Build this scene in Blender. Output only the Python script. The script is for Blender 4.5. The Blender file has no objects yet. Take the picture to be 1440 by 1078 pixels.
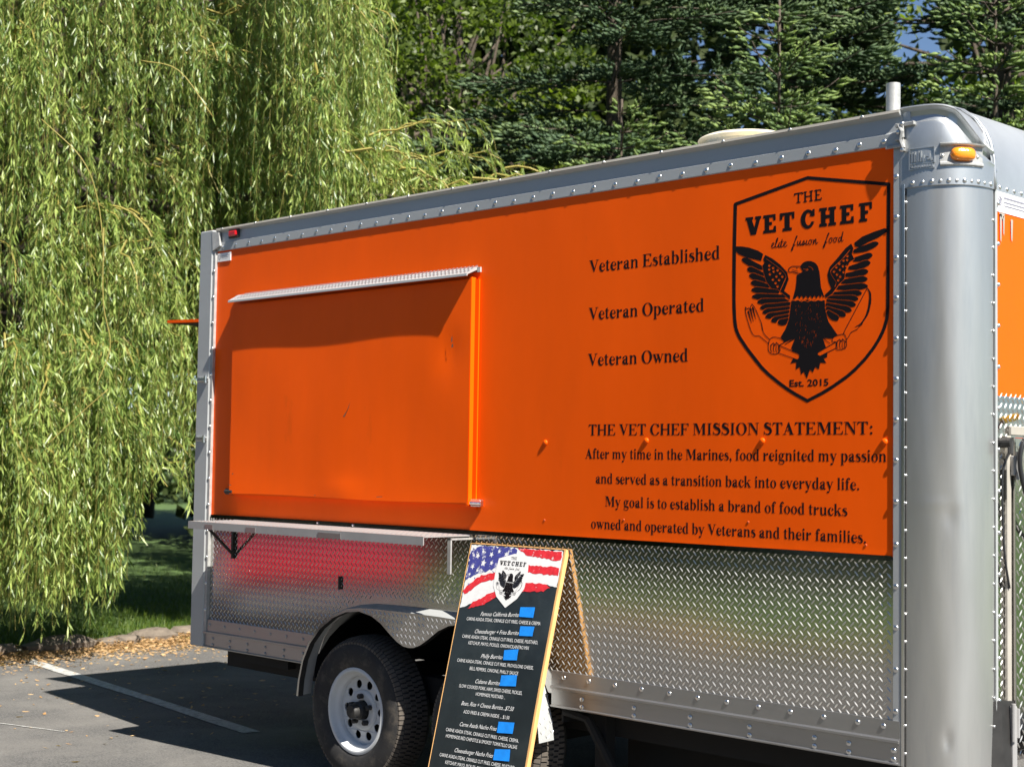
import bpy, math, random
import numpy as np
from mathutils import Matrix, Vector

# ------------------------------------------------------------------ scene, camera, light
SC = bpy.context.scene
COL = SC.collection
PI = math.pi

cam_data = bpy.data.cameras.new('camera')
cam = bpy.data.objects.new('camera', cam_data)
COL.objects.link(cam)
RIGHT, DOWN, FWD = Vector((0.7101, 0.7040, 0.0150)), Vector((-0.0271, 0.0486, -0.9985)), Vector((-0.7036, 0.7086, 0.0536))
FWD.normalize(); RIGHT = (RIGHT - FWD * RIGHT.dot(FWD)).normalized(); DOWN = FWD.cross(RIGHT)
M = Matrix((RIGHT, -DOWN, -FWD)).transposed().to_4x4()
M.translation = Vector((0.0, -4.68, 1.54))
cam.matrix_world = M
cam_data.lens = 52.5
cam_data.sensor_width = 36.0
cam_data.clip_end = 600.0
cam_data.clip_start = 0.05
cam_data.dof.use_dof = True
cam_data.dof.focus_distance = 6.6
cam_data.dof.aperture_fstop = 4.5
SC.camera = cam

SUN_DIR = Vector((-0.86, 0.157, -1.0)).normalized()          # the way the light travels
world = bpy.data.worlds.new('World')
SC.world = world
world.use_nodes = True
wn = world.node_tree
bg = wn.nodes['Background']
sky = wn.nodes.new('ShaderNodeTexSky')
sky.sky_type = 'NISHITA'
sky.sun_disc = False
sky.sun_elevation = math.asin(-SUN_DIR.z)
sky.sun_rotation = math.atan2(-SUN_DIR.x, -SUN_DIR.y)
sky.altitude = 1500.0
sky.air_density = 1.0
sky.dust_density = 0.0
sky.ozone_density = 3.0
wn.links.new(sky.outputs['Color'], bg.inputs['Color'])
bg.inputs['Strength'].default_value = 0.050
sun_data = bpy.data.lights.new('sun', 'SUN')
sun_data.energy = 5.0
sun_data.angle = math.radians(0.5)
sun_data.color = (1.0, 0.945, 0.86)
sun = bpy.data.objects.new('sun', sun_data)
sun.rotation_euler = SUN_DIR.to_track_quat('-Z', 'Y').to_euler()
sun.location = (12, -3, 14)
COL.objects.link(sun)
SC.view_settings.view_transform = 'Standard'
SC.view_settings.look = 'None'
SC.view_settings.exposure = 1.27
SC.view_settings.gamma = 1.0
SC.view_settings.use_curve_mapping = False
SC.render.engine = 'CYCLES'
SC.cycles.max_bounces = 8
SC.cycles.transparent_max_bounces = 8

# ------------------------------------------------------------------ materials
MATS = {}

def material(name, base, rough=0.6, metal=0.0, spec=0.5, coat=0.0, vary=0.0, vary_scale=6.0, bump=0.0, bump_scale=60.0,
             bump_dist=0.002, dirt=None, trans=0.0, attr=None, stretch=(1, 1, 1), rough_vary=0.0, emit=None):
    m = bpy.data.materials.new(name)
    m.use_nodes = True
    nt = m.node_tree
    L = nt.links.new
    b = nt.nodes['Principled BSDF']
    b.inputs['Base Color'].default_value = (*base, 1)
    b.inputs['Roughness'].default_value = rough
    b.inputs['Metallic'].default_value = metal
    b.inputs['Specular IOR Level'].default_value = spec
    b.inputs['Coat Weight'].default_value = coat
    b.inputs['Coat Roughness'].default_value = 0.08
    tc = nt.nodes.new('ShaderNodeTexCoord')
    mp = nt.nodes.new('ShaderNodeMapping')
    mp.inputs['Scale'].default_value = stretch
    L(tc.outputs['Object'], mp.inputs['Vector'])
    col = None

    def noise(scale, detail=4.0, rough_=0.6):
        n = nt.nodes.new('ShaderNodeTexNoise')
        n.inputs['Scale'].default_value = scale
        n.inputs['Detail'].default_value = detail
        n.inputs['Roughness'].default_value = rough_
        L(mp.outputs['Vector'], n.inputs['Vector'])
        return n

    if vary > 0:
        n = noise(vary_scale)
        r = nt.nodes.new('ShaderNodeMapRange')
        r.inputs['From Min'].default_value = 0.3
        r.inputs['From Max'].default_value = 0.7
        r.inputs['To Min'].default_value = 1 - vary
        r.inputs['To Max'].default_value = 1 + vary
        L(n.outputs['Fac'], r.inputs['Value'])
        x = nt.nodes.new('ShaderNodeMix')
        x.data_type = 'RGBA'
        x.blend_type = 'MULTIPLY'
        x.inputs['Factor'].default_value = 1.0
        x.inputs['A'].default_value = (*base, 1)
        L(r.outputs['Result'], x.inputs['B'])
        col = x.outputs['Result']
    if attr:
        a = nt.nodes.new('ShaderNodeAttribute')
        a.attribute_name = 'tone'
        x = nt.nodes.new('ShaderNodeMix')
        x.data_type = 'RGBA'
        L(a.outputs['Fac'], x.inputs['Factor'])
        if col:
            L(col, x.inputs['A'])
        else:
            x.inputs['A'].default_value = (*base, 1)
        x.inputs['B'].default_value = (*attr, 1)
        col = x.outputs['Result']
    if dirt:
        dc, lo, hi, ds = dirt
        n = noise(ds, 8.0, 0.7)
        r = nt.nodes.new('ShaderNodeMapRange')
        r.inputs['From Min'].default_value = lo
        r.inputs['From Max'].default_value = hi
        L(n.outputs['Fac'], r.inputs['Value'])
        x = nt.nodes.new('ShaderNodeMix')
        x.data_type = 'RGBA'
        L(r.outputs['Result'], x.inputs['Factor'])
        if col:
            L(col, x.inputs['A'])
        else:
            x.inputs['A'].default_value = (*base, 1)
        x.inputs['B'].default_value = (*dc, 1)
        col = x.outputs['Result']
    if col:
        L(col, b.inputs['Base Color'])
    if rough_vary > 0:
        n = noise(vary_scale * 1.7, 5.0)
        r = nt.nodes.new('ShaderNodeMapRange')
        r.inputs['To Min'].default_value = max(0.02, rough - rough_vary)
        r.inputs['To Max'].default_value = min(1.0, rough + rough_vary)
        L(n.outputs['Fac'], r.inputs['Value'])
        L(r.outputs['Result'], b.inputs['Roughness'])
    if bump > 0:
        n = noise(bump_scale, 3.0)
        bp = nt.nodes.new('ShaderNodeBump')
        bp.inputs['Strength'].default_value = bump
        bp.inputs['Distance'].default_value = bump_dist
        L(n.outputs['Fac'], bp.inputs['Height'])
        L(bp.outputs['Normal'], b.inputs['Normal'])
    if trans > 0:
        t = nt.nodes.new('ShaderNodeBsdfTranslucent')
        t.inputs['Color'].default_value = (base[0] * 1.5, base[1] * 1.5, base[2] * 0.6, 1)
        if col:
            g = nt.nodes.new('ShaderNodeMix')
            g.data_type = 'RGBA'
            g.blend_type = 'MULTIPLY'
            g.inputs['Factor'].default_value = 1.0
            L(col, g.inputs['A'])
            g.inputs['B'].default_value = (1.3, 1.45, 0.6, 1)
            L(g.outputs['Result'], t.inputs['Color'])
        ms = nt.nodes.new('ShaderNodeMixShader')
        ms.inputs['Fac'].default_value = trans
        L(b.outputs['BSDF'], ms.inputs[1])
        L(t.outputs['BSDF'], ms.inputs[2])
        L(ms.outputs['Shader'], nt.nodes['Material Output'].inputs['Surface'])
    MATS[name] = m
    return m

material('orange_paint', (0.90, 0.100, 0.0005), 0.46, spec=0.13, coat=0.0, vary=0.06, vary_scale=1.6, bump=0.22, bump_scale=1.3, bump_dist=0.012, rough_vary=0.10, stretch=(1.6, 1, .55),
         dirt=((0.55, 0.068, 0.003), 0.62, 1.0, 3.5))
material('orange_paint_faded', (0.62, 0.10, 0.02), 0.5, vary=0.08, vary_scale=4)
material('black_print', (0.008, 0.006, 0.007), 0.65, spec=0.15)
material('rail_aluminium', (0.44, 0.455, 0.455), 0.55, metal=0.4, vary=0.05, vary_scale=3, bump=0.05, bump_scale=3, rough_vary=0.08, stretch=(0.3, 1, 2))
material('corner_aluminium', (0.50, 0.50, 0.485), 0.36, metal=0.78, vary=0.06, vary_scale=4, bump=0.05, bump_scale=3.0, bump_dist=0.006, rough_vary=0.08, stretch=(3, 3, .35),
         dirt=((0.40, 0.41, 0.42), 0.5, 0.85, 5.0))
material('cap_aluminium', (0.47, 0.49, 0.50), 0.38, metal=0.75, vary=0.06, vary_scale=8, bump=0.12, bump_scale=12, bump_dist=0.004)
material('roof_aluminium', (0.52, 0.54, 0.55), 0.42, metal=0.7, vary=0.08, vary_scale=5, bump=0.1, bump_scale=4, bump_dist=0.006)
material('tread_plate_metal', (0.47, 0.465, 0.455), 0.11, metal=1.0, vary=0.05, vary_scale=3, rough_vary=0.03, bump=0.08, bump_scale=140, bump_dist=0.001,
         dirt=((0.30, 0.27, 0.24), 0.55, 0.95, 6.0))
material('tread_bar_metal', (0.56, 0.545, 0.51), 0.38, metal=0.85)
material('shelf_metal', (0.36, 0.355, 0.35), 0.5, metal=0.35, vary=0.06, vary_scale=8)
material('bottom_rail_metal', (0.40, 0.395, 0.39), 0.36, metal=0.85, vary=0.06, vary_scale=3, rough_vary=0.07, stretch=(.4, 1, 3),
         dirt=((0.26, 0.24, 0.22), 0.55, 0.95, 5.0))
material('bright_metal', (0.75, 0.75, 0.74), 0.28, metal=1.0)
material('old_white_metal', (0.42, 0.42, 0.405), 0.5, metal=0.4, vary=0.18, vary_scale=30)
material('dark_steel', (0.035, 0.034, 0.033), 0.55, metal=0.4, vary=0.2, vary_scale=20)
material('underbody', (0.010, 0.010, 0.010), 0.85)
material('rubber', (0.022, 0.021, 0.021), 0.75, vary=0.2, vary_scale=14, dirt=((0.13, 0.11, 0.085), 0.50, 0.82, 9.0), bump=0.3, bump_scale=90)
material('rubber_tread', (0.10, 0.085, 0.07), 0.9, vary=0.25, vary_scale=30)
material('wheel_white', (0.60, 0.62, 0.63), 0.4, vary=0.05, vary_scale=8, dirt=((0.30, 0.26, 0.22), 0.55, 0.9, 9.0))
material('rust_brown', (0.16, 0.09, 0.05), 0.9)
material('amber_lens', (0.95, 0.28, 0.01), 0.15, spec=0.7, coat=0.6, bump=0.5, bump_scale=220)
material('red_lens', (0.45, 0.01, 0.015), 0.18, spec=0.7, coat=0.6)
material('sticker_white', (0.80, 0.79, 0.77), 0.4)
material('sticker_ink', (0.22, 0.22, 0.27), 0.5)
material('vent_cream', (0.70, 0.64, 0.50), 0.5, vary=0.07, vary_scale=9, dirt=((0.42, 0.35, 0.24), 0.55, 0.9, 12.0))
material('black_rubber_hose', (0.02, 0.02, 0.022), 0.4)
material('yellow_plastic', (0.75, 0.55, 0.02), 0.4)
material('gasket_grey', (0.34, 0.32, 0.28), 0.6, vary=0.1)
material('chalk_black', (0.018, 0.024, 0.025), 0.36, spec=0.5, coat=0.15, vary=0.35, vary_scale=3, bump=0.15, bump_scale=3, bump_dist=0.01, dirt=((0.045, 0.055, 0.055), 0.5, 0.9, 4.0))
material('print_white', (0.78, 0.78, 0.77), 0.5, vary=0.05, vary_scale=40)
material('print_red', (0.66, 0.025, 0.035), 0.5, vary=0.18, vary_scale=60, dirt=((0.70, 0.62, 0.62), 0.60, 0.68, 38.0))
material('print_blue', (0.055, 0.06, 0.27), 0.5, vary=0.25, vary_scale=60, dirt=((0.66, 0.66, 0.72), 0.56, 0.62, 34.0))
material('print_grey', (0.55, 0.56, 0.57), 0.5)
material('blue_tape', (0.005, 0.24, 0.80), 0.6, bump=0.3, bump_scale=50, vary=0.1, vary_scale=30)
material('pine_wood', (0.72, 0.40, 0.15), 0.6, vary=0.18, vary_scale=25, stretch=(1, 1, .15))
material('asphalt', (0.100, 0.097, 0.093), 0.9, vary=0.60, vary_scale=85, bump=1.0, bump_scale=130, bump_dist=0.008, dirt=((0.175, 0.166, 0.152), 0.42, 0.70, 0.9))
material('road_paint', (0.42, 0.42, 0.40), 0.8, vary=0.25, vary_scale=30, dirt=((0.12, 0.115, 0.11), 0.48, 0.72, 26.0))
material('lawn_soil', (0.055, 0.100, 0.020), 0.95, vary=0.35, vary_scale=5, dirt=((0.10, 0.075, 0.03), 0.6, 0.8, 9.0))
material('grass_blade', (0.042, 0.095, 0.010), 0.5, trans=0.35, attr=(0.13, 0.17, 0.02))
material('stone', (0.15, 0.122, 0.095), 0.9, vary=0.3, vary_scale=9, bump=0.8, bump_scale=18, bump_dist=0.02)
material('dry_leaf', (0.36, 0.20, 0.08), 0.8, attr=(0.55, 0.38, 0.20), trans=0.2)
material('willow_leaf', (0.075, 0.140, 0.032), 0.36, spec=0.5, trans=0.34, attr=(0.35, 0.43, 0.11))
material('willow_stem', (0.26, 0.22, 0.05), 0.6)
material('bark', (0.075, 0.058, 0.042), 0.95, vary=0.35, vary_scale=14, bump=0.9, bump_scale=20, bump_dist=0.03, stretch=(1, 1, .3))
material('spruce_needle', (0.052, 0.090, 0.042), 0.6, spec=0.3, trans=0.12, attr=(0.22, 0.30, 0.12))
material('fir_needle', (0.085, 0.140, 0.042), 0.6, spec=0.3, trans=0.18, attr=(0.31, 0.40, 0.12))
material('broad_leaf', (0.032, 0.058, 0.012), 0.5, trans=0.46, attr=(0.17, 0.23, 0.025))
material('far_leaf', (0.018, 0.030, 0.010), 0.7, spec=.2, trans=0.15, attr=(0.055, 0.075, 0.016))
material('car_red', (0.40, 0.010, 0.015), 0.25, coat=0.8)
material('car_glass', (0.02, 0.022, 0.025), 0.08, spec=0.8)
material('car_grey', (0.25, 0.25, 0.26), 0.4, metal=0.5)

# ------------------------------------------------------------------ helpers
def link(o, parent=None):
    COL.objects.link(o)
    if parent is not None:
        o.parent = parent
    return o

def mesh_obj(name, verts, faces, mat, parent=None, smooth=False, kind=None, tone=None):
    me = bpy.data.meshes.new(name)
    if isinstance(faces, np.ndarray):
        nf, k = faces.shape
        v = np.asarray(verts, dtype=np.float32)
        me.vertices.add(len(v)); me.vertices.foreach_set('co', v.ravel())
        me.loops.add(nf * k); me.loops.foreach_set('vertex_index', faces.astype(np.int32).ravel())
        me.polygons.add(nf); me.polygons.foreach_set('loop_start', np.arange(nf, dtype=np.int32) * k)
        me.update(calc_edges=True)
    else:
        me.from_pydata([tuple(v) for v in verts], [], faces)
        me.update()
    if tone is not None:
        a = me.attributes.new('tone', 'FLOAT', 'POINT')
        a.data.foreach_set('value', np.asarray(tone, dtype=np.float32))
    if smooth:
        me.polygons.foreach_set('use_smooth', [True] * len(me.polygons))
    me.materials.append(MATS[mat])
    o = link(bpy.data.objects.new(name, me), parent)
    if kind:
        o['kind'] = kind
    return o

class MB:
    """collects shapes into one mesh"""
    def __init__(self):
        self.v, self.f = [], []
    def add(self, vs, fs):
        n = len(self.v)
        self.v += [tuple(p) for p in vs]
        self.f += [tuple(i + n for i in f) for f in fs]
        return self
    def box(self, x0, x1, y0, y1, z0, z1, bev=0.0):
        if bev <= 0:
            vs = [(x, y, z) for x in (x0, x1) for y in (y0, y1) for z in (z0, z1)]
            return self.add(vs, [(0, 1, 3, 2), (4, 6, 7, 5), (0, 4, 5, 1), (2, 3, 7, 6), (0, 2, 6, 4), (1, 5, 7, 3)])
        b = bev
        lo, hi = (x0, y0, z0), (x1, y1, z1)
        vs, idx = [], {}
        for sx in (0, 1):
            for sy in (0, 1):
                for sz in (0, 1):
                    s = (sx, sy, sz)
                    for ax in range(3):
                        p = []
                        for k in range(3):
                            e = hi[k] if s[k] else lo[k]
                            if k != ax:
                                e += -b if s[k] else b
                            p.append(e)
                        idx[(s, ax)] = len(vs); vs.append(p)
        fs = []
        for ax in range(3):
            a, c = (ax + 1) % 3, (ax + 2) % 3
            for sd in (0, 1):
                q = []
                for ua, uc in ((0, 0), (1, 0), (1, 1), (0, 1)):
                    s = [0, 0, 0]; s[ax] = sd; s[a] = ua; s[c] = uc
                    q.append(idx[(tuple(s), ax)])
                fs.append(q if sd else q[::-1])
        for ax in range(3):      # edges along ax
            a, c = (ax + 1) % 3, (ax + 2) % 3
            for ua in (0, 1):
                for uc in (0, 1):
                    s0 = [0, 0, 0]; s0[a] = ua; s0[c] = uc; s1 = list(s0); s1[ax] = 1
                    q = [idx[(tuple(s0), a)], idx[(tuple(s1), a)], idx[(tuple(s1), c)], idx[(tuple(s0), c)]]
                    fs.append(q if (ua == uc) else q[::-1])
        for sx in (0, 1):
            for sy in (0, 1):
                for sz in (0, 1):
                    s = (sx, sy, sz)
                    q = [idx[(s, 0)], idx[(s, 1)], idx[(s, 2)]]
                    fs.append(q if (sx + sy + sz) % 2 else q[::-1])
        return self.add(vs, fs)
    def prism(self, prof, axis, a0, a1, cap=True):
        """closed outline (u, v) swept along axis 0=x (u=y, v=z), 1=y (u=x, v=z), 2=z (u=x, v=y)"""
        n = len(prof)
        def P(u, v, a):
            return (a, u, v) if axis == 0 else (u, a, v) if axis == 1 else (u, v, a)
        vs = [P(u, v, a0) for u, v in prof] + [P(u, v, a1) for u, v in prof]
        fs = [(i, (i + 1) % n, n + (i + 1) % n, n + i) for i in range(n)]
        if cap:
            fs += [tuple(range(n))[::-1], tuple(range(n, 2 * n))]
        return self.add(vs, fs)
    def tube(self, pts, r, n=8, cap=True):
        pts = [Vector(p) for p in pts]
        rr = r if isinstance(r, (list, tuple)) else [r] * len(pts)
        vs, fs = [], []
        up = Vector((0, 0, 1))
        prev = None
        for i, p in enumerate(pts):
            d = (pts[min(i + 1, len(pts) - 1)] - pts[max(i - 1, 0)]).normalized()
            if prev is None:
                s = d.cross(up) if abs(d.z) < 0.9 else d.cross(Vector((1, 0, 0)))
            else:
                s = prev - d * prev.dot(d)
            s.normalize(); prev = s
            t = d.cross(s)
            for k in range(n):
                a = 2 * PI * k / n
                vs.append(p + (s * math.cos(a) + t * math.sin(a)) * rr[i])
        for i in range(len(pts) - 1):
            for k in range(n):
                fs.append((i * n + k, i * n + (k + 1) % n, (i + 1) * n + (k + 1) % n, (i + 1) * n + k))
        if cap:
            fs.append(tuple(range(n))[::-1]); fs.append(tuple((len(pts) - 1) * n + k for k in range(n)))
        return self.add(vs, fs)
    def lathe(self, prof, center, axis=1, n=48):
        """profile (r, a): radius and distance along the axis"""
        vs, fs = [], []
        m = len(prof)
        for k in range(n):
            t = 2 * PI * k / n
            for r, a in prof:
                c, s = r * math.cos(t), r * math.sin(t)
                q = (c, a, s) if axis == 1 else (c, s, a) if axis == 2 else (a, c, s)
                vs.append(tuple(center[i] + q[i] for i in range(3)))
        for k in range(n):
            for i in range(m - 1):
                fs.append((k * m + i, k * m + i + 1, ((k + 1) % n) * m + i + 1, ((k + 1) % n) * m + i))
        return self.add(vs, fs)
    def grid(self, rows):
        m = len(rows[0])
        vs = [p for r in rows for p in r]
        fs = [(i * m + j, i * m + j + 1, (i + 1) * m + j + 1, (i + 1) * m + j) for i in range(len(rows) - 1) for j in range(m - 1)]
        return self.add(vs, fs)
    def build(self, name, mat, parent=None, smooth=False, kind=None):
        return mesh_obj(name, self.v, self.f, mat, parent, smooth, kind)

def autosmooth(o, deg=35):
    me = o.data
    me.polygons.foreach_set('use_smooth', [True] * len(me.polygons))
    try:
        me.set_sharp_from_angle(angle=math.radians(deg))
    except Exception:
        pass
    return o

def thing(name, label, cat, loc=(0, 0, 0), group=None):
    o = bpy.data.objects.new(name, None)
    o.empty_display_size = 0.2
    link(o)
    o.location = loc
    tag(o, label, cat, group)
    bpy.context.view_layer.update()
    return o

def tag(o, label, cat, group=None):
    o['label'] = label
    o['category'] = cat
    if group:
        o['group'] = group
    return o

def fill(loops, depth=0.0):
    """triangulated flat (or extruded) mesh from closed outlines, holes by nesting; lies in local XY"""
    cu = bpy.data.curves.new('outline', 'CURVE')
    cu.dimensions = '2D'
    cu.fill_mode = 'BOTH'
    cu.extrude = depth / 2
    for lp in loops:
        sp = cu.splines.new('POLY')
        sp.points.add(len(lp) - 1)
        sp.points.foreach_set('co', [c for p in lp for c in (p[0], p[1], 0.0, 1.0)])
        sp.use_cyclic_u = True
    ob = bpy.data.objects.new('outline', cu)
    COL.objects.link(ob)
    dg = bpy.context.evaluated_depsgraph_get()
    me = bpy.data.meshes.new_from_object(ob.evaluated_get(dg))
    bpy.data.objects.remove(ob); bpy.data.curves.remove(cu)
    v = np.empty(len(me.vertices) * 3); me.vertices.foreach_get('co', v)
    f = [tuple(p.vertices) for p in me.polygons]
    bpy.data.meshes.remove(me)
    return v.reshape(-1, 3), f

def sheet(name, loops, y, mat, parent, depth=0.0, frame=None):
    """flat outline given in (x, z) standing in the plane y (its front face towards -y), or in a frame (origin, u axis, v axis)"""
    v, f = fill(loops, depth)
    if frame is None:
        o, ux, vx = Vector((0, y, 0)), Vector((1, 0, 0)), Vector((0, 0, 1))
    else:
        o, ux, vx = frame
    n = ux.cross(vx)
    vs = [o + ux * a + vx * b + n * c for a, b, c in v]
    return mesh_obj(name, vs, f, mat, parent)
def text_mesh(s, size=1.0, bold=0.0, shear=0.0, space=1.0):
    cu = bpy.data.curves.new('text', 'FONT')
    cu.body = s
    cu.size = size
    cu.offset = bold
    cu.shear = shear
    cu.space_character = space
    cu.resolution_u = 2
    ob = bpy.data.objects.new('text', cu)
    COL.objects.link(ob)
    dg = bpy.context.evaluated_depsgraph_get()
    me = bpy.data.meshes.new_from_object(ob.evaluated_get(dg))
    bpy.data.objects.remove(ob); bpy.data.curves.remove(cu)
    v = np.empty(len(me.vertices) * 3); me.vertices.foreach_get('co', v)
    f = [tuple(p.vertices) for p in me.polygons]
    bpy.data.meshes.remove(me)
    return v.reshape(-1, 3), f

def text_fit(name, s, frame, u0, v0, width, capheight, mat, parent, bold=0.0, shear=0.0):
    v, f = text_mesh(s, 1.0, bold, shear)
    w = v[:, 0].max() - v[:, 0].min()
    v[:, 0] = (v[:, 0] - v[:, 0].min()) * width / w + u0
    v[:, 1] = v[:, 1] * capheight / 0.72 + v0
    o, ux, vx = frame
    vs = [o + ux * float(a) + vx * float(b) for a, b, c in v]
    return mesh_obj(name, vs, f, mat, parent)

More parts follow.
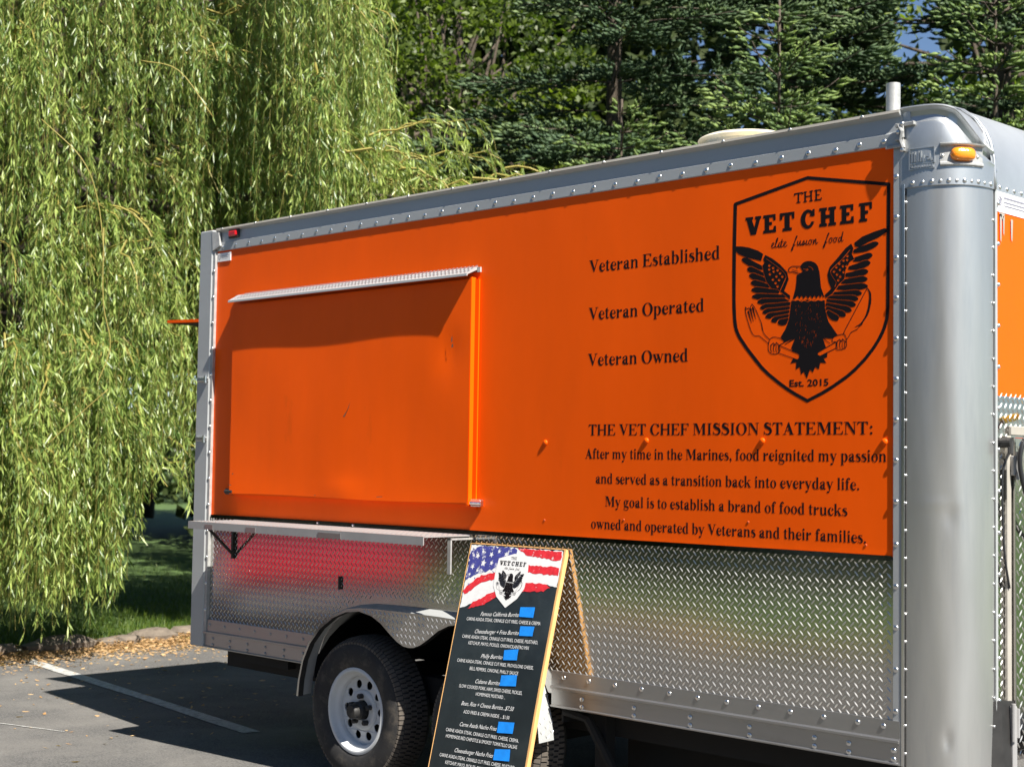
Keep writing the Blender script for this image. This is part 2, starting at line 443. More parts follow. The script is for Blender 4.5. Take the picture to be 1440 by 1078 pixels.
SERIF = {"V":[0.68,[[332,3,69,616,55,625,2,627,1,658,268,658,268,628,227,622,230,605,373,218,386,234,542,616,538,625,473,627,472,658,679,659,679,627,596,625,583,616,362,5]]],"E":[0.64,[[20,4,20,35,79,37,88,46,88,616,79,625,20,627,19,658,567,659,570,511,561,502,543,505,491,595,396,625,225,622,225,364,396,363,401,446,426,447,429,246,420,237,401,240,396,317,226,317,223,46,232,37,426,37,502,68,533,87,565,187,573,200,591,202,599,193,599,140,594,22,586,5]]],"O":[0.74,[[338,-15,279,-3,196,32,108,108,71,164,42,234,29,358,54,458,95,534,141,587,191,624,285,665,420,672,491,653,549,624,602,584,644,536,698,422,711,305,698,234,669,164,591,66,544,32,461,-3,396,-16],[352,16,408,21,479,73,522,146,552,264,552,399,528,499,482,581,440,622,396,643,338,642,300,622,258,581,212,499,188,399,188,264,218,146,285,49]]],"T":[0.64,[[179,4,179,35,244,37,252,46,252,611,244,619,196,619,96,583,45,481,32,478,23,487,31,658,608,659,617,575,617,487,608,478,595,481,544,583,444,619,396,619,388,611,388,46,396,37,461,35,462,5]]],"H":[0.76,[[44,4,44,35,79,37,88,46,88,616,79,625,44,627,44,659,268,658,267,627,232,625,223,616,223,364,232,355,538,357,541,616,532,625,491,627,490,658,721,658,720,627,679,625,670,616,670,46,679,37,720,35,720,4,490,5,491,35,532,37,541,46,541,299,532,308,226,306,223,46,232,37,267,35,268,5]]],"C":[0.7,[[344,-15,267,3,185,44,117,105,83,152,48,234,35,299,35,364,54,446,89,516,138,578,208,630,273,659,326,672,432,672,502,653,573,618,602,670,626,670,630,569,681,499,635,481,626,445,602,445,591,470,549,463,528,522,491,584,455,618,402,643,349,642,294,611,230,516,207,446,194,364,199,252,224,158,254,99,306,40,373,14,432,27,496,85,549,189,632,172,661,187,674,181,681,164,652,116,555,32,449,-9]]],"F":[0.6,[[20,4,20,35,79,37,88,46,88,616,79,625,20,627,19,658,567,659,570,487,561,478,542,487,510,569,491,595,396,625,225,622,225,364,396,363,401,446,426,447,429,246,420,237,401,240,396,317,226,317,223,46,232,37,285,35,286,5]]],"M":[0.92,[[32,4,32,35,102,37,111,46,111,616,102,625,20,627,20,659,291,659,491,194,516,240,654,605,670,622,672,658,886,658,885,627,826,625,817,616,817,46,826,37,885,35,885,4,601,5,602,35,661,37,670,46,667,516,457,34,449,21,432,21,149,595,146,46,155,37,238,35,241,11,232,2]]],"I":[0.38,[[49,4,49,35,114,37,123,46,123,616,114,625,49,627,48,658,332,659,332,627,261,625,252,616,252,46,261,37,332,35,333,5]]],"S":[0.56,[[55,-8,61,217,86,216,89,152,117,111,138,91,220,55,291,62,349,91,381,122,398,175,386,222,358,258,179,344,138,372,101,416,71,475,64,511,71,569,89,611,129,652,161,665,232,677,291,672,373,642,444,573,441,664,449,672,467,670,479,463,454,464,450,534,432,538,355,595,332,602,261,595,232,583,208,558,235,511,438,401,479,366,510,322,539,252,546,193,533,140,498,75,432,21,379,3,302,-7,249,-4,185,15,124,52,85,89,82,-1,73,-10]]],"N":[0.74,[[591,-9,149,586,146,46,155,37,238,35,241,11,232,2,31,5,32,35,102,37,111,46,111,616,102,625,14,627,14,659,269,658,596,177,599,616,591,625,514,627,511,652,520,661,727,658,726,627,644,625,635,616,635,-1,626,-10]]],"A":[0.7,[[2,4,2,35,85,37,98,46,318,652,332,676,367,677,607,58,620,38,696,35,697,5,391,4,391,35,442,40,385,195,373,202,208,202,189,175,139,40,220,35,220,4],
[221,246,362,246,296,427,283,411]]],":":[0.3,[[138,-3,118,5,89,34,83,81,114,124,173,130,210,99,216,46,191,9],[126,315,95,340,82,369,83,399,120,442,144,449,179,442,199,428,216,399,216,358,173,315]]],".":[0.25,[[108,-3,65,22,52,52,54,81,85,124,144,130,181,99,186,46,173,20,149,3]]],",":[0.25,[[85,-137,133,-7,91,3,67,20,54,46,52,75,59,99,85,124,138,131,181,99,199,11,194,-25,170,-66,102,-134]]]," ":[0.24,[]],"'":[0.2,[[102,463,70,669,79,678,138,678,146,669,146,640,123,469]]],"a":[0.48,[[361,-15,273,21,267,10,220,-9,161,-9,102,15,55,61,36,111,35,152,67,225,120,265,249,292,254,358,291,361,298,369,249,418,226,425,179,418,149,393,164,358,151,322,96,302,54,328,46,364,65,393,91,406,126,409,161,442,226,466,285,459,322,440,355,407,376,352,367,69,385,49,449,66,464,52,461,39,426,15,379,-15],[211,69,238,68,252,87,252,216,226,237,191,213,176,175,183,105]]],"b":[0.54,[[279,-15,232,-3,196,18,179,2,72,5,70,640,61,649,14,651,14,676,185,676,191,430,285,466,367,453,411,428,452,387,486,328,505,252,505,193,469,87,391,9,320,-16],[252,22,291,27,326,61,345,99,364,175,364,269,345,352,323,393,291,424,267,431,214,402,188,352,188,99,211,52]]],"c":[0.44,[[208,-15,144,9,83,64,42,140,29,246,54,340,111,416,185,459,249,466,285,459,346,428,411,369,420,340,416,316,391,291,338,285,314,302,299,334,301,352,335,405,291,437,255,436,225,416,189,358,170,275,176,169,207,87,244,50,273,43,335,75,367,141,420,136,429,116,379,49,326,9,255,-16]]],"d":[0.54,[[208,-15,124,22,59,99,29,205,42,311,85,389,155,448,249,466,332,441,335,640,326,649,273,651,273,676,449,676,452,46,461,37,508,35,509,5,344,2,332,9,255,-16],[252,22,296,27,335,75,335,375,302,419,273,431,241,422,201,375,170,264,170,187,195,87,217,52]]],"e":[0.44,[[202,-15,138,9,71,69,30,164,23,240,42,322,82,393,118,428,161,453,238,466,302,448,364,399,404,334,423,246,414,237,167,235,171,175,195,111,226,74,267,66,296,81,344,85,402,148,422,146,429,128,370,52,314,9,244,-16],[166,275,345,275,328,364,308,401,281,428,255,437,232,430,202,401,177,346]]],"f":[0.34,[[20,4,20,35,79,37,88,46,88,416,79,425,20,427,19,458,86,464,88,546,101,599,114,625,155,665,214,690,255,690,320,671,358,634,357,605,338,578,308,566,279,574,254,599,252,628,244,636,201,593,188,552,190,522,205,511,208,463,291,461,299,452,296,427,214,425,205,416,205,46,214,37,279,35,280,5]]],"g":[0.5,[[232,-209,114,-191,55,-163,36,-142,23,-107,24,-84,55,-45,102,-11,122,-13,128,-36,77,-89,77,-113,120,-144,185,-163,273,-163,326,-150,367,-115,386,-72,376,-48,349,-29,132,3,91,21,67,44,52,75,54,116,101,169,73,196,42,252,35,322,48,364,108,436,196,466,261,459,320,431,414,455,485,442,494,416,479,397,408,402,363,387,388,299,381,258,355,208,314,166,244,137,149,142,112,105,138,84,255,84,385,65,426,43,457,-1,464,-66,451,-107,402,-163,338,-197],[194,169,220,168,238,179,270,269,270,334,257,387,241,416,214,436,185,423,171,405,152,346,154,246,177,187]]],"h":[0.56,[[26,4,26,35,61,37,70,46,70,634,61,643,26,645,23,669,32,678,179,678,188,669,188,411,196,408,226,436,273,459,332,466,396,448,446,405,476,334,476,46,485,37,520,35,523,11,514,2,319,5,319,34,358,46,358,334,326,402,302,418,273,419,238,395,209,322,188,311,188,46,227,34,227,5]]],
"i":[0.28,[[38,4,38,35,73,37,82,46,82,416,73,425,38,427,35,452,44,461,185,461,194,452,194,46,202,37,238,35,241,11,232,2],[114,532,71,569,64,611,91,655,138,672,173,659,191,642,204,616,205,587,179,544,149,531]]],"k":[0.56,[[26,4,26,35,61,37,70,46,70,634,61,643,26,645,23,669,32,678,179,678,188,669,188,252,196,249,217,269,346,416,344,425,313,428,314,459,508,459,508,427,412,422,317,316,485,44,549,35,552,11,544,2,314,4,313,34,349,37,354,46,251,228,238,239,188,181,188,46,227,34,227,5]]],"l":[0.28,[[38,4,38,35,73,37,82,46,82,634,73,643,38,645,35,669,44,678,185,678,194,669,194,46,202,37,238,35,241,11,232,2]]],"m":[0.83,[[26,4,26,35,61,37,70,46,70,416,61,425,26,427,26,459,179,461,196,427,238,453,314,466,385,442,438,397,465,428,508,453,585,466,655,442,704,393,723,346,723,46,762,34,761,4,572,5,572,34,611,46,611,316,586,387,544,419,520,418,488,393,452,311,452,46,492,34,491,4,301,5,301,34,341,46,341,322,322,381,273,419,238,412,214,389,188,311,188,46,227,34,227,5]]],"n":[0.56,[[26,4,26,35,61,37,70,46,70,416,61,425,26,427,25,458,179,461,188,452,191,406,244,448,308,466,367,459,420,431,451,399,476,334,476,46,485,37,520,35,521,5,319,5,319,34,358,46,358,334,326,402,302,418,273,419,238,395,209,322,188,311,188,46,227,34,227,5]]],"o":[0.5,[[226,-15,144,15,79,73,36,164,29,246,36,287,65,358,120,419,196,459,267,466,355,436,420,378,457,311,470,258,470,193,457,140,428,81,373,25,302,-9],[235,22,255,19,285,32,316,69,339,128,352,211,346,287,328,358,299,405,255,431,238,430,201,405,171,352,152,281,152,169,165,111,202,44]]],"p":[0.54,[[20,-208,20,-177,61,-175,70,-166,70,422,61,431,14,433,13,458,179,461,191,430,255,459,314,466,391,442,455,384,498,293,505,193,469,87,411,22,349,-9,285,-16,190,16,188,-166,196,-175,249,-177,249,-208],[252,22,291,27,326,61,345,99,364,175,364,269,345,352,323,393,291,424,267,431,214,402,188,352,188,99,211,52]]],"r":[0.44,[[26,4,26,35,61,37,70,46,70,416,61,425,26,427,25,458,185,459,191,347,229,393,320,448,349,455,381,440,405,405,404,364,385,331,361,319,326,321,279,362,255,348,189,252,188,46,227,34,227,5]]],"s":[0.39,[[44,-8,41,93,49,147,70,140,73,74,167,49,234,69,261,116,251,146,226,172,100,252,54,299,42,352,59,405,91,436,167,461,232,453,291,424,290,469,314,470,320,333,301,334,291,388,226,408,185,406,155,390,142,369,179,338,291,283,339,240,369,193,382,134,357,64,308,15,255,-4,161,3,67,50,62,-7]]],"t":[0.33,[[196,-3,114,27,84,64,82,416,73,425,26,425,17,434,20,459,80,464,84,558,144,562,179,602,194,593,195,464,291,461,299,452,296,427,202,425,194,416,194,93,220,72,291,96,305,81,228,-1]]],"u":[0.56,[[196,-9,132,19,96,55,77,93,70,122,70,422,61,431,14,433,13,458,186,458,188,122,207,75,232,49,273,43,308,67,337,134,358,146,358,422,349,431,302,433,301,458,473,459,476,46,485,37,538,35,539,5,367,2,358,11,355,54,291,3,249,-10]]],"v":[0.5,[[232,-8,57,399,44,423,1,428,1,458,221,458,220,427,185,425,177,416,291,153,394,416,385,425,344,427,343,458,496,459,496,427,437,422,275,-1,261,-10]]],"w":[0.72,[[220,-8,51,411,44,423,2,427,2,459,221,458,220,427,185,425,177,416,279,161,329,299,286,411,279,423,243,428,244,459,439,458,439,428,420,423,414,411,514,162,610,416,602,425,561,427,560,458,715,458,714,427,661,425,648,416,493,-7,454,-7,375,193,349,235,263,-1,249,-10]]],
"y":[0.5,[[91,-209,60,-189,48,-166,54,-119,85,-94,126,-92,155,-106,179,-139,233,-1,51,411,44,423,2,427,1,458,221,458,220,427,185,425,177,416,291,153,394,416,385,425,344,427,343,458,496,459,496,427,444,425,430,411,210,-178,132,-209]]]}
LOGO = [[1941,4626,307,4321,265,4305,258,4287,241,3573,236,2872,244,2271,266,1995,281,1907,305,1827,348,1738,393,1665,531,1484,772,1214,916,1065,1060,942,1288,779,1495,646,1677,544,1938,416,1962,409,2286,544,2481,640,2803,826,2979,951,3197,1143,3374,1338,3499,1510,3556,1611,3598,1702,3646,1854,3665,2058,3680,4262,3676,4278,3665,4289,3644,4298],[1940,4562,3612,4241,3607,3476,3559,3485,3350,3444,3107,3378,2948,3284,2964,3218,3040,3189,2937,3160,2922,3118,2936,3100,2950,3092,3132,3096,3215,3108,3331,3145,3407,3179,3443,3212,3443,3233,3430,3249,3382,3268,3317,3265,3164,3220,3075,3201,3229,3267,3430,3328,3606,3410,3598,2064,3580,1862,3534,1722,3501,1650,3429,1524,3319,1374,3153,1191,2961,1020,2795,897,2505,726,2258,602,1964,476,1724,592,1537,696,1355,813,1119,980,959,1117,629,1477,454,1703,403,1790,366,1882,336,2070,319,2409,321,3357,380,3306,572,3216,529,3225,485,3219,465,3212,455,3196,459,3177,484,3147,561,3092,628,3051,658,3051,708,3040,855,2969,942,2948,923,3038,582,3213,740,3174,911,3124,955,3251,951,3259,836,3330,628,3407,458,3446,322,3459,338,4257],[2219,4348,2152,4346,2134,4352,2092,4341,2094,4327,2120,4319,2120,4168,2093,4164,2098,4146,2137,4141,2245,4144,2254,4149,2254,4193,2247,4199,2234,4193,2232,4166,2154,4169,2154,4238,2204,4238,2218,4246,2206,4258,2154,4260,2153,4320,2160,4324,2221,4325,2226,4298,2239,4294,2242,4340],[2020,4350,2004,4341,1989,4342,1980,4334,1986,4323,2008,4319,2005,4256,1913,4257,1912,4317,1940,4325,1932,4340,1908,4340,1892,4347,1850,4334,1856,4321,1878,4315,1879,4167,1852,4160,1857,4147,1901,4141,1938,4146,1938,4161,1913,4168,1913,4235,1984,4236,2009,4232,2009,4168,1983,4162,1984,4148,2026,4141,2071,4150,2067,4162,2043,4168,2042,4320,2065,4324,2070,4334,2061,4343],[1830,4341,1761,4339,1748,4343,1730,4338,1656,4337,1647,4330,1650,4294,1662,4283,1673,4292,1675,4312,1722,4314,1731,4309,1730,4168,1698,4161,1702,4146,1784,4143,1797,4150,1791,4162,1761,4167,1763,4310,1767,4315,1819,4315,1824,4292,1838,4287,1848,4327],[3300,3993,3044,3991,3044,3939,3077,3933,3078,3704,3044,3699,3045,3646,3212,3647,3212,3698,3169,3703,3168,3781,3231,3785,3232,3843,3169,3847,3168,3934,3252,3936,3265,3863,3310,3862,3311,3989],[2916,3993,2646,3992,2646,3937,2683,3933,2684,3704,2647,3699,2648,3646,2937,3645,2934,3770,2886,3770,2869,3702,2800,3699,2781,3705,2782,3790,2846,3794,2844,3853,2782,3855,2781,3936,2861,3936,2876,3875,2923,3874,2927,3989],[2543,3993,2398,3991,2399,3938,2428,3933,2429,3856,2407,3853,2340,3857,2339,3934,2369,3937,2368,3993,2202,3993,2202,3938,2240,3934,2241,3704,2203,3699,2204,3645,2370,3644,2370,3699,2340,3702,2340,3788,2425,3791,2429,3704,2400,3698,2400,3646,2563,3644,2562,3699,2528,3703,2527,3933,2562,3940,2562,3988],[2081,3994,2060,3992,2042,3963,2011,3986,1983,3996,1944,4000,1918,3996,1859,3966,1821,3919,1797,3848,1803,3762,1822,3718,1841,3691,1893,3650,1922,3640,1956,3636,2000,3646,2043,3671,2078,3714,2096,3761,2030,3767,2008,3723,1989,3706,1969,3700,1943,3707,1926,3723,1908,3758,1899,3795,1899,3841,1923,3910,1941,3929,1965,3938,1988,3931,2010,3910,1991,3873,2025,3869,2033,3860,2103,3862,2103,3991],
[1653,3994,1330,3992,1331,3860,1383,3862,1398,3937,1439,3933,1441,3703,1394,3699,1394,3644,1602,3644,1602,3698,1555,3703,1554,3934,1595,3936,1610,3861,1657,3860,1659,3990],[1234,3994,951,3992,951,3939,989,3933,990,3703,953,3697,954,3644,1250,3645,1246,3769,1198,3767,1179,3699,1091,3702,1091,3788,1155,3793,1154,3852,1091,3854,1090,3936,1172,3937,1186,3876,1237,3875],[891,3994,764,3994,765,3938,791,3933,750,3780,691,3935,719,3939,718,3993,542,3994,542,3941,568,3936,572,3929,665,3643,787,3643,880,3931,883,3938,906,3940,906,3990],[2711,3516,2703,3512,2674,3417,2636,3417,2618,3400,2607,3353,2615,3331,2626,3320,2639,3319,2650,3327,2671,3356,2678,3334,2691,3322,2725,3349,2714,3359,2695,3341,2690,3343,2690,3376,2720,3506],[2403,3525,2382,3498,2351,3406,2319,3361,2333,3346,2314,3335,2292,3293,2283,3256,2295,3241,2306,3241,2319,3255,2348,3334,2387,3346,2379,3355,2353,3353,2365,3396,2422,3503,2419,3519],[1713,3540,1694,3523,1657,3419,1624,3371,1638,3358,1608,3332,1593,3295,1587,3264,1599,3249,1612,3252,1626,3270,1653,3346,1694,3357,1688,3366,1658,3365,1671,3409,1727,3508,1730,3528],[2548,3427,2518,3409,2506,3383,2507,3345,2531,3322,2548,3323,2567,3338,2582,3367,2580,3397,2604,3408,2598,3417,2576,3414],[2449,3428,2424,3413,2410,3385,2414,3341,2437,3322,2456,3326,2478,3348,2486,3369,2485,3400,2509,3411,2503,3419,2482,3415,2465,3427],[1280,3539,1266,3531,1252,3502,1225,3392,1196,3367,1176,3357,1161,3375,1203,3414,1208,3445,1197,3454,1178,3456,1156,3439,1137,3380,1153,3356,1179,3341,1216,3362,1254,3343,1294,3369,1307,3346,1316,3342,1329,3343,1351,3359,1360,3343,1378,3341,1415,3366,1442,3340,1468,3341,1504,3375,1492,3384,1452,3352,1438,3363,1435,3375,1468,3400,1482,3420,1482,3440,1470,3449,1452,3450,1434,3440,1416,3406,1415,3386,1380,3358,1371,3358,1384,3440,1420,3443,1426,3450,1420,3455,1390,3455,1397,3493,1387,3502,1379,3497,1364,3453,1339,3449,1342,3441,1358,3441,1360,3434,1343,3379,1332,3365,1321,3358,1317,3361,1333,3436,1323,3445,1312,3436,1292,3388,1255,3360,1246,3362,1245,3392,1284,3470,1300,3523,1294,3535],[2642,3402,2669,3398,2644,3345,2631,3335,2625,3367],[2547,3407,2556,3408,2564,3399,2565,3366,2553,3347,2536,3335,2522,3351,2522,3372,2527,3394],[2453,3410,2460,3410,2468,3399,2469,3367,2454,3344,2437,3338,2426,3355,2428,3386,2432,3397],[2122,3438,2094,3406,2092,3429,2078,3426,2067,3351,2068,3334,2074,3329,2088,3336,2122,3418,2124,3348,2133,3331,2154,3331,2183,3363,2179,3370,2169,3371,2143,3345,2142,3426,2133,3437],[1277,3516,1264,3474],[2011,3437,1980,3417,1968,3376,1934,3348,1930,3364,1945,3425,1939,3433,1925,3425,1903,3370,1888,3375,1882,3424,1871,3434,1862,3433,1830,3378,1821,3377,1796,3351,1804,3432,1792,3443,1741,3349,1736,3378,1747,3428,1735,3437,1729,3432,1718,3373,1721,3348,1743,3332,1775,3364,1782,3343,1793,3334,1809,3337,1827,3356,1835,3339,1864,3334,1877,3340,1884,3353,1903,3360,1911,3357,1915,3344,1929,3333,1943,3334,1968,3355,1986,3334,2007,3330,2030,3345,2043,3365,2045,3407,2069,3418,2063,3426,2040,3424],[2010,3417,2019,3417,2028,3408,2028,3375,2017,3355,1999,3343,1985,3359,1984,3381,1990,3403],
[1865,3408,1869,3368,1843,3360],[1456,3436,1466,3435,1466,3426,1436,3398,1438,3413],[1185,3441,1192,3440,1192,3431,1162,3403,1164,3418],[2883,3274,2761,3200,2583,3026,2431,2890,2381,2752,2406,2618,2467,2485,2325,2379,2328,2346,2343,2342,2352,2320,2493,2398,2639,2568,2739,2638,2767,2808,2792,2845,2765,2859,2762,2882,2773,2893,2788,2895,2815,2881,2861,2952,2947,2988,2899,3079,2929,3186],[2322,3314,2303,3265],[1627,3326,1607,3275],[2858,3173,2867,3170,2862,3160,2760,3055,2637,2954,2663,2934,2659,2910,2648,2904,2628,2906,2614,2916,2608,2933,2493,2850,2459,2813,2456,2787,2466,2756,2512,2680,2567,2615,2574,2597,2572,2562,2550,2507,2541,2505,2541,2521,2562,2576,2562,2596,2557,2609,2497,2681,2459,2743,2443,2788,2449,2821,2483,2857,2537,2900,2701,3018],[3225,3076,2953,3016,2948,3012,2959,2983,2915,2958,2939,2942,3057,2930,3169,2956,3225,2954,3242,2960,3306,2993,3323,3013,3323,3033,3307,3052,3283,3069],[2796,3077,2817,3076,2833,3061,2833,3043,2817,3031,2797,3033,2781,3048,2781,3065],[1003,3233,957,3159,989,3086,936,3036,969,2904,1033,2722,1143,2589,1294,2554,1570,2344,1570,2418,1439,2512,1537,2726,1501,2864,1346,3018,1175,3144],[1027,3163,1043,3157,1368,2928,1416,2886,1469,2821,1484,2780,1481,2753,1353,2524,1344,2527,1347,2538,1467,2756,1470,2781,1464,2804,1437,2847,1378,2906,1030,3151],[2788,3008,2810,3007,2825,2992,2825,2975,2810,2962,2790,2964,2774,2979,2774,2996],[2714,3004,2735,3002,2751,2987,2751,2970,2735,2958,2715,2959,2699,2974,2699,2992],[3206,2940,3135,2934,3047,2910,2850,2869,2827,2855,2822,2825,2850,2798,2934,2791,2996,2788,3084,2804,3148,2809,3247,2848,3282,2880,3282,2901,3267,2917,3228,2939],[1954,3036,1904,3030,1846,3009,1799,2967,1803,2945,1787,2958,1608,2972,1534,2937,1520,2880,1527,2868,1569,2848,1620,2853,1709,2820,1780,2808,1713,2791,1709,2675,1691,2543,1630,2349,1633,2344,1689,2356,1738,2404,1783,2343,1827,2398,1874,2332,1921,2391,1970,2326,2014,2385,2063,2324,2107,2383,2153,2322,2197,2379,2235,2326,2266,2384,2299,2327,2315,2353,2246,2523,2214,2802,2179,2915,2146,2962,2099,3000,2026,3029],[1087,3046,1110,3045,1127,3029,1128,3011,1111,2998,1089,3000,1072,3016,1072,3034],[2702,2900,2723,2899,2739,2884,2739,2867,2723,2854,2703,2856,2687,2871,2687,2888],[2564,2890,2585,2889,2601,2874,2601,2856,2585,2844,2565,2846,2549,2861,2549,2878],[1969,2935,2009,2928,2046,2911,2072,2873,2079,2848,2068,2849,2033,2903,1975,2923],[1174,2994,1197,2992,1214,2977,1214,2959,1198,2946,1176,2948,1159,2963,1159,2981],[1610,2956,1782,2942,1817,2898,1845,2847,1793,2824,1714,2835,1625,2868,1569,2864,1541,2878,1550,2925],[642,3034,594,3019,583,2992,605,2958,659,2919,687,2923,753,2915,985,2823,956,2905,700,3024],[1719,2929,1703,2926,1703,2916,1719,2911,1735,2914,1735,2923],[1088,2974,1111,2972,1128,2957,1128,2939,1111,2926,1089,2928,1072,2943,1072,2961],[1852,2904,1910,2890,1949,2899,1983,2872,1975,2865,1923,2856,1918,2868,1954,2876,1949,2884,1910,2875,1858,2892],[2639,2840,2661,2839,2676,2824,2676,2807,2661,2794,2641,2796,2625,2811,2625,2828],[3128,2792,2776,2745,2768,2741,2760,2685,2778,2674,2883,2661,3065,2677,3131,2675,3165,2685,3201,2697,3234,2721,3238,2748,3196,2782,3179,2788],
[1277,2940,1300,2939,1317,2923,1317,2905,1300,2893,1279,2894,1262,2910,1261,2928],[1606,2912,1606,2902,1677,2871,1743,2852,1752,2855,1748,2862,1696,2876],[1188,2925,1211,2924,1228,2908,1228,2890,1211,2877,1190,2879,1173,2894,1173,2912],[2514,2818,2535,2816,2551,2801,2551,2784,2535,2772,2515,2773,2499,2788,2499,2806],[2714,2790,2736,2789,2751,2774,2751,2757,2736,2745,2716,2746,2700,2761,2700,2779],[1331,2879,1354,2878,1371,2863,1371,2845,1354,2832,1333,2834,1316,2849,1316,2867],[1102,2880,1125,2878,1142,2863,1142,2845,1125,2832,1104,2834,1087,2849,1086,2867],[2577,2758,2598,2757,2614,2742,2614,2724,2598,2712,2578,2714,2562,2729,2562,2746],[693,2906,642,2889,631,2871,640,2845,677,2812,724,2786,790,2780,1034,2702,1022,2718,993,2800,745,2900],[1251,2825,1274,2824,1291,2808,1291,2790,1274,2777,1252,2779,1235,2795,1235,2813],[1385,2812,1408,2811,1424,2796,1425,2778,1408,2765,1386,2766,1370,2782,1369,2800],[2645,2713,2666,2712,2682,2697,2682,2680,2666,2668,2646,2669,2630,2684,2630,2701],[3111,2662,2754,2638,2664,2570,2679,2562,2774,2548,2900,2547,3038,2554,3119,2551,3170,2562,3207,2579,3219,2589,3223,2604,3219,2619,3209,2629,3175,2649,3153,2657],[1170,2772,1193,2771,1210,2756,1210,2738,1194,2725,1172,2727,1155,2742,1155,2760],[1310,2753,1333,2752,1350,2736,1350,2718,1333,2705,1312,2707,1295,2722,1295,2740],[2602,2651,2624,2650,2639,2635,2640,2618,2624,2605,2604,2607,2588,2622,2588,2639],[735,2768,680,2747,671,2719,680,2704,713,2677,769,2650,830,2647,1024,2608,1122,2595,1053,2678,837,2749,779,2765],[1233,2702,1256,2701,1273,2686,1273,2668,1256,2655,1234,2656,1217,2672,1217,2690],[3087,2537,2890,2531,2624,2531,2573,2475,2577,2467,2592,2459,2749,2433,2938,2437,2994,2433,3053,2420,3163,2434,3200,2447,3211,2446,2773,1750,2717,1645,2600,1631,2414,1874,2363,2008,2332,2144,2330,2278,2286,2282,2264,2270,2187,2292,2107,2269,2030,2295,1952,2268,1877,2304,1822,2281,1751,2319,1723,2319,1691,2308,1652,2321,1601,2322,1549,1970,1473,1800,1364,1653,1391,1618,1311,1648,1219,1664,1190,1663,1155,1651,1117,1623,1029,1697,994,1737,974,1772,934,1935,823,2166,765,2259,708,2320,697,2324,651,2238,626,2252,590,2235,557,2270,548,2272,542,2266,547,2172,562,2109,633,1906,687,1780,715,1737,751,1706,785,1690,850,1696,889,1682,1079,1539,1079,1417,1094,1383,1119,1356,1157,1339,1208,1327,1259,1326,1313,1347,1640,1235,1585,1144,1713,1162,1706,1025,1789,1071,1824,928,1881,979,1949,851,2015,1014,2080,961,2131,1059,2208,1012,2240,1138,2369,1120,2304,1214,2380,1225,2390,1311,2566,1381,2590,1354,2616,1346,2693,1352,2758,1373,2765,1364,2773,1365,2770,1379,2796,1412,2799,1427,2796,1525,2847,1587,2875,1637,2905,1664,3019,1707,3061,1756,3116,1787,3132,1825,3221,1936,3259,2015,3294,2154,3301,2219,3296,2335,3283,2370,3219,2453,3229,2475,3223,2492,3160,2528],[1279,2636,1302,2635,1319,2619,1319,2601,1302,2588,1280,2590,1264,2605,1263,2623],[802,2633,758,2631,709,2614,691,2601,688,2583,709,2558,753,2537,814,2518,926,2515,1060,2497,1311,2477,1330,2490,1336,2506,1292,2543,1265,2552],[3218,2428,3251,2362,3259,2278,3236,2102,3199,1984,3160,1914,3090,1826,3052,1797,2959,1753,2967,1749,3045,1772,3101,1800,3104,1796,3052,1768,3028,1734,3007,1716,2885,1669,2863,1646,2835,1594,2792,1545,2768,1617,2749,1638,2736,1644,2759,1693],
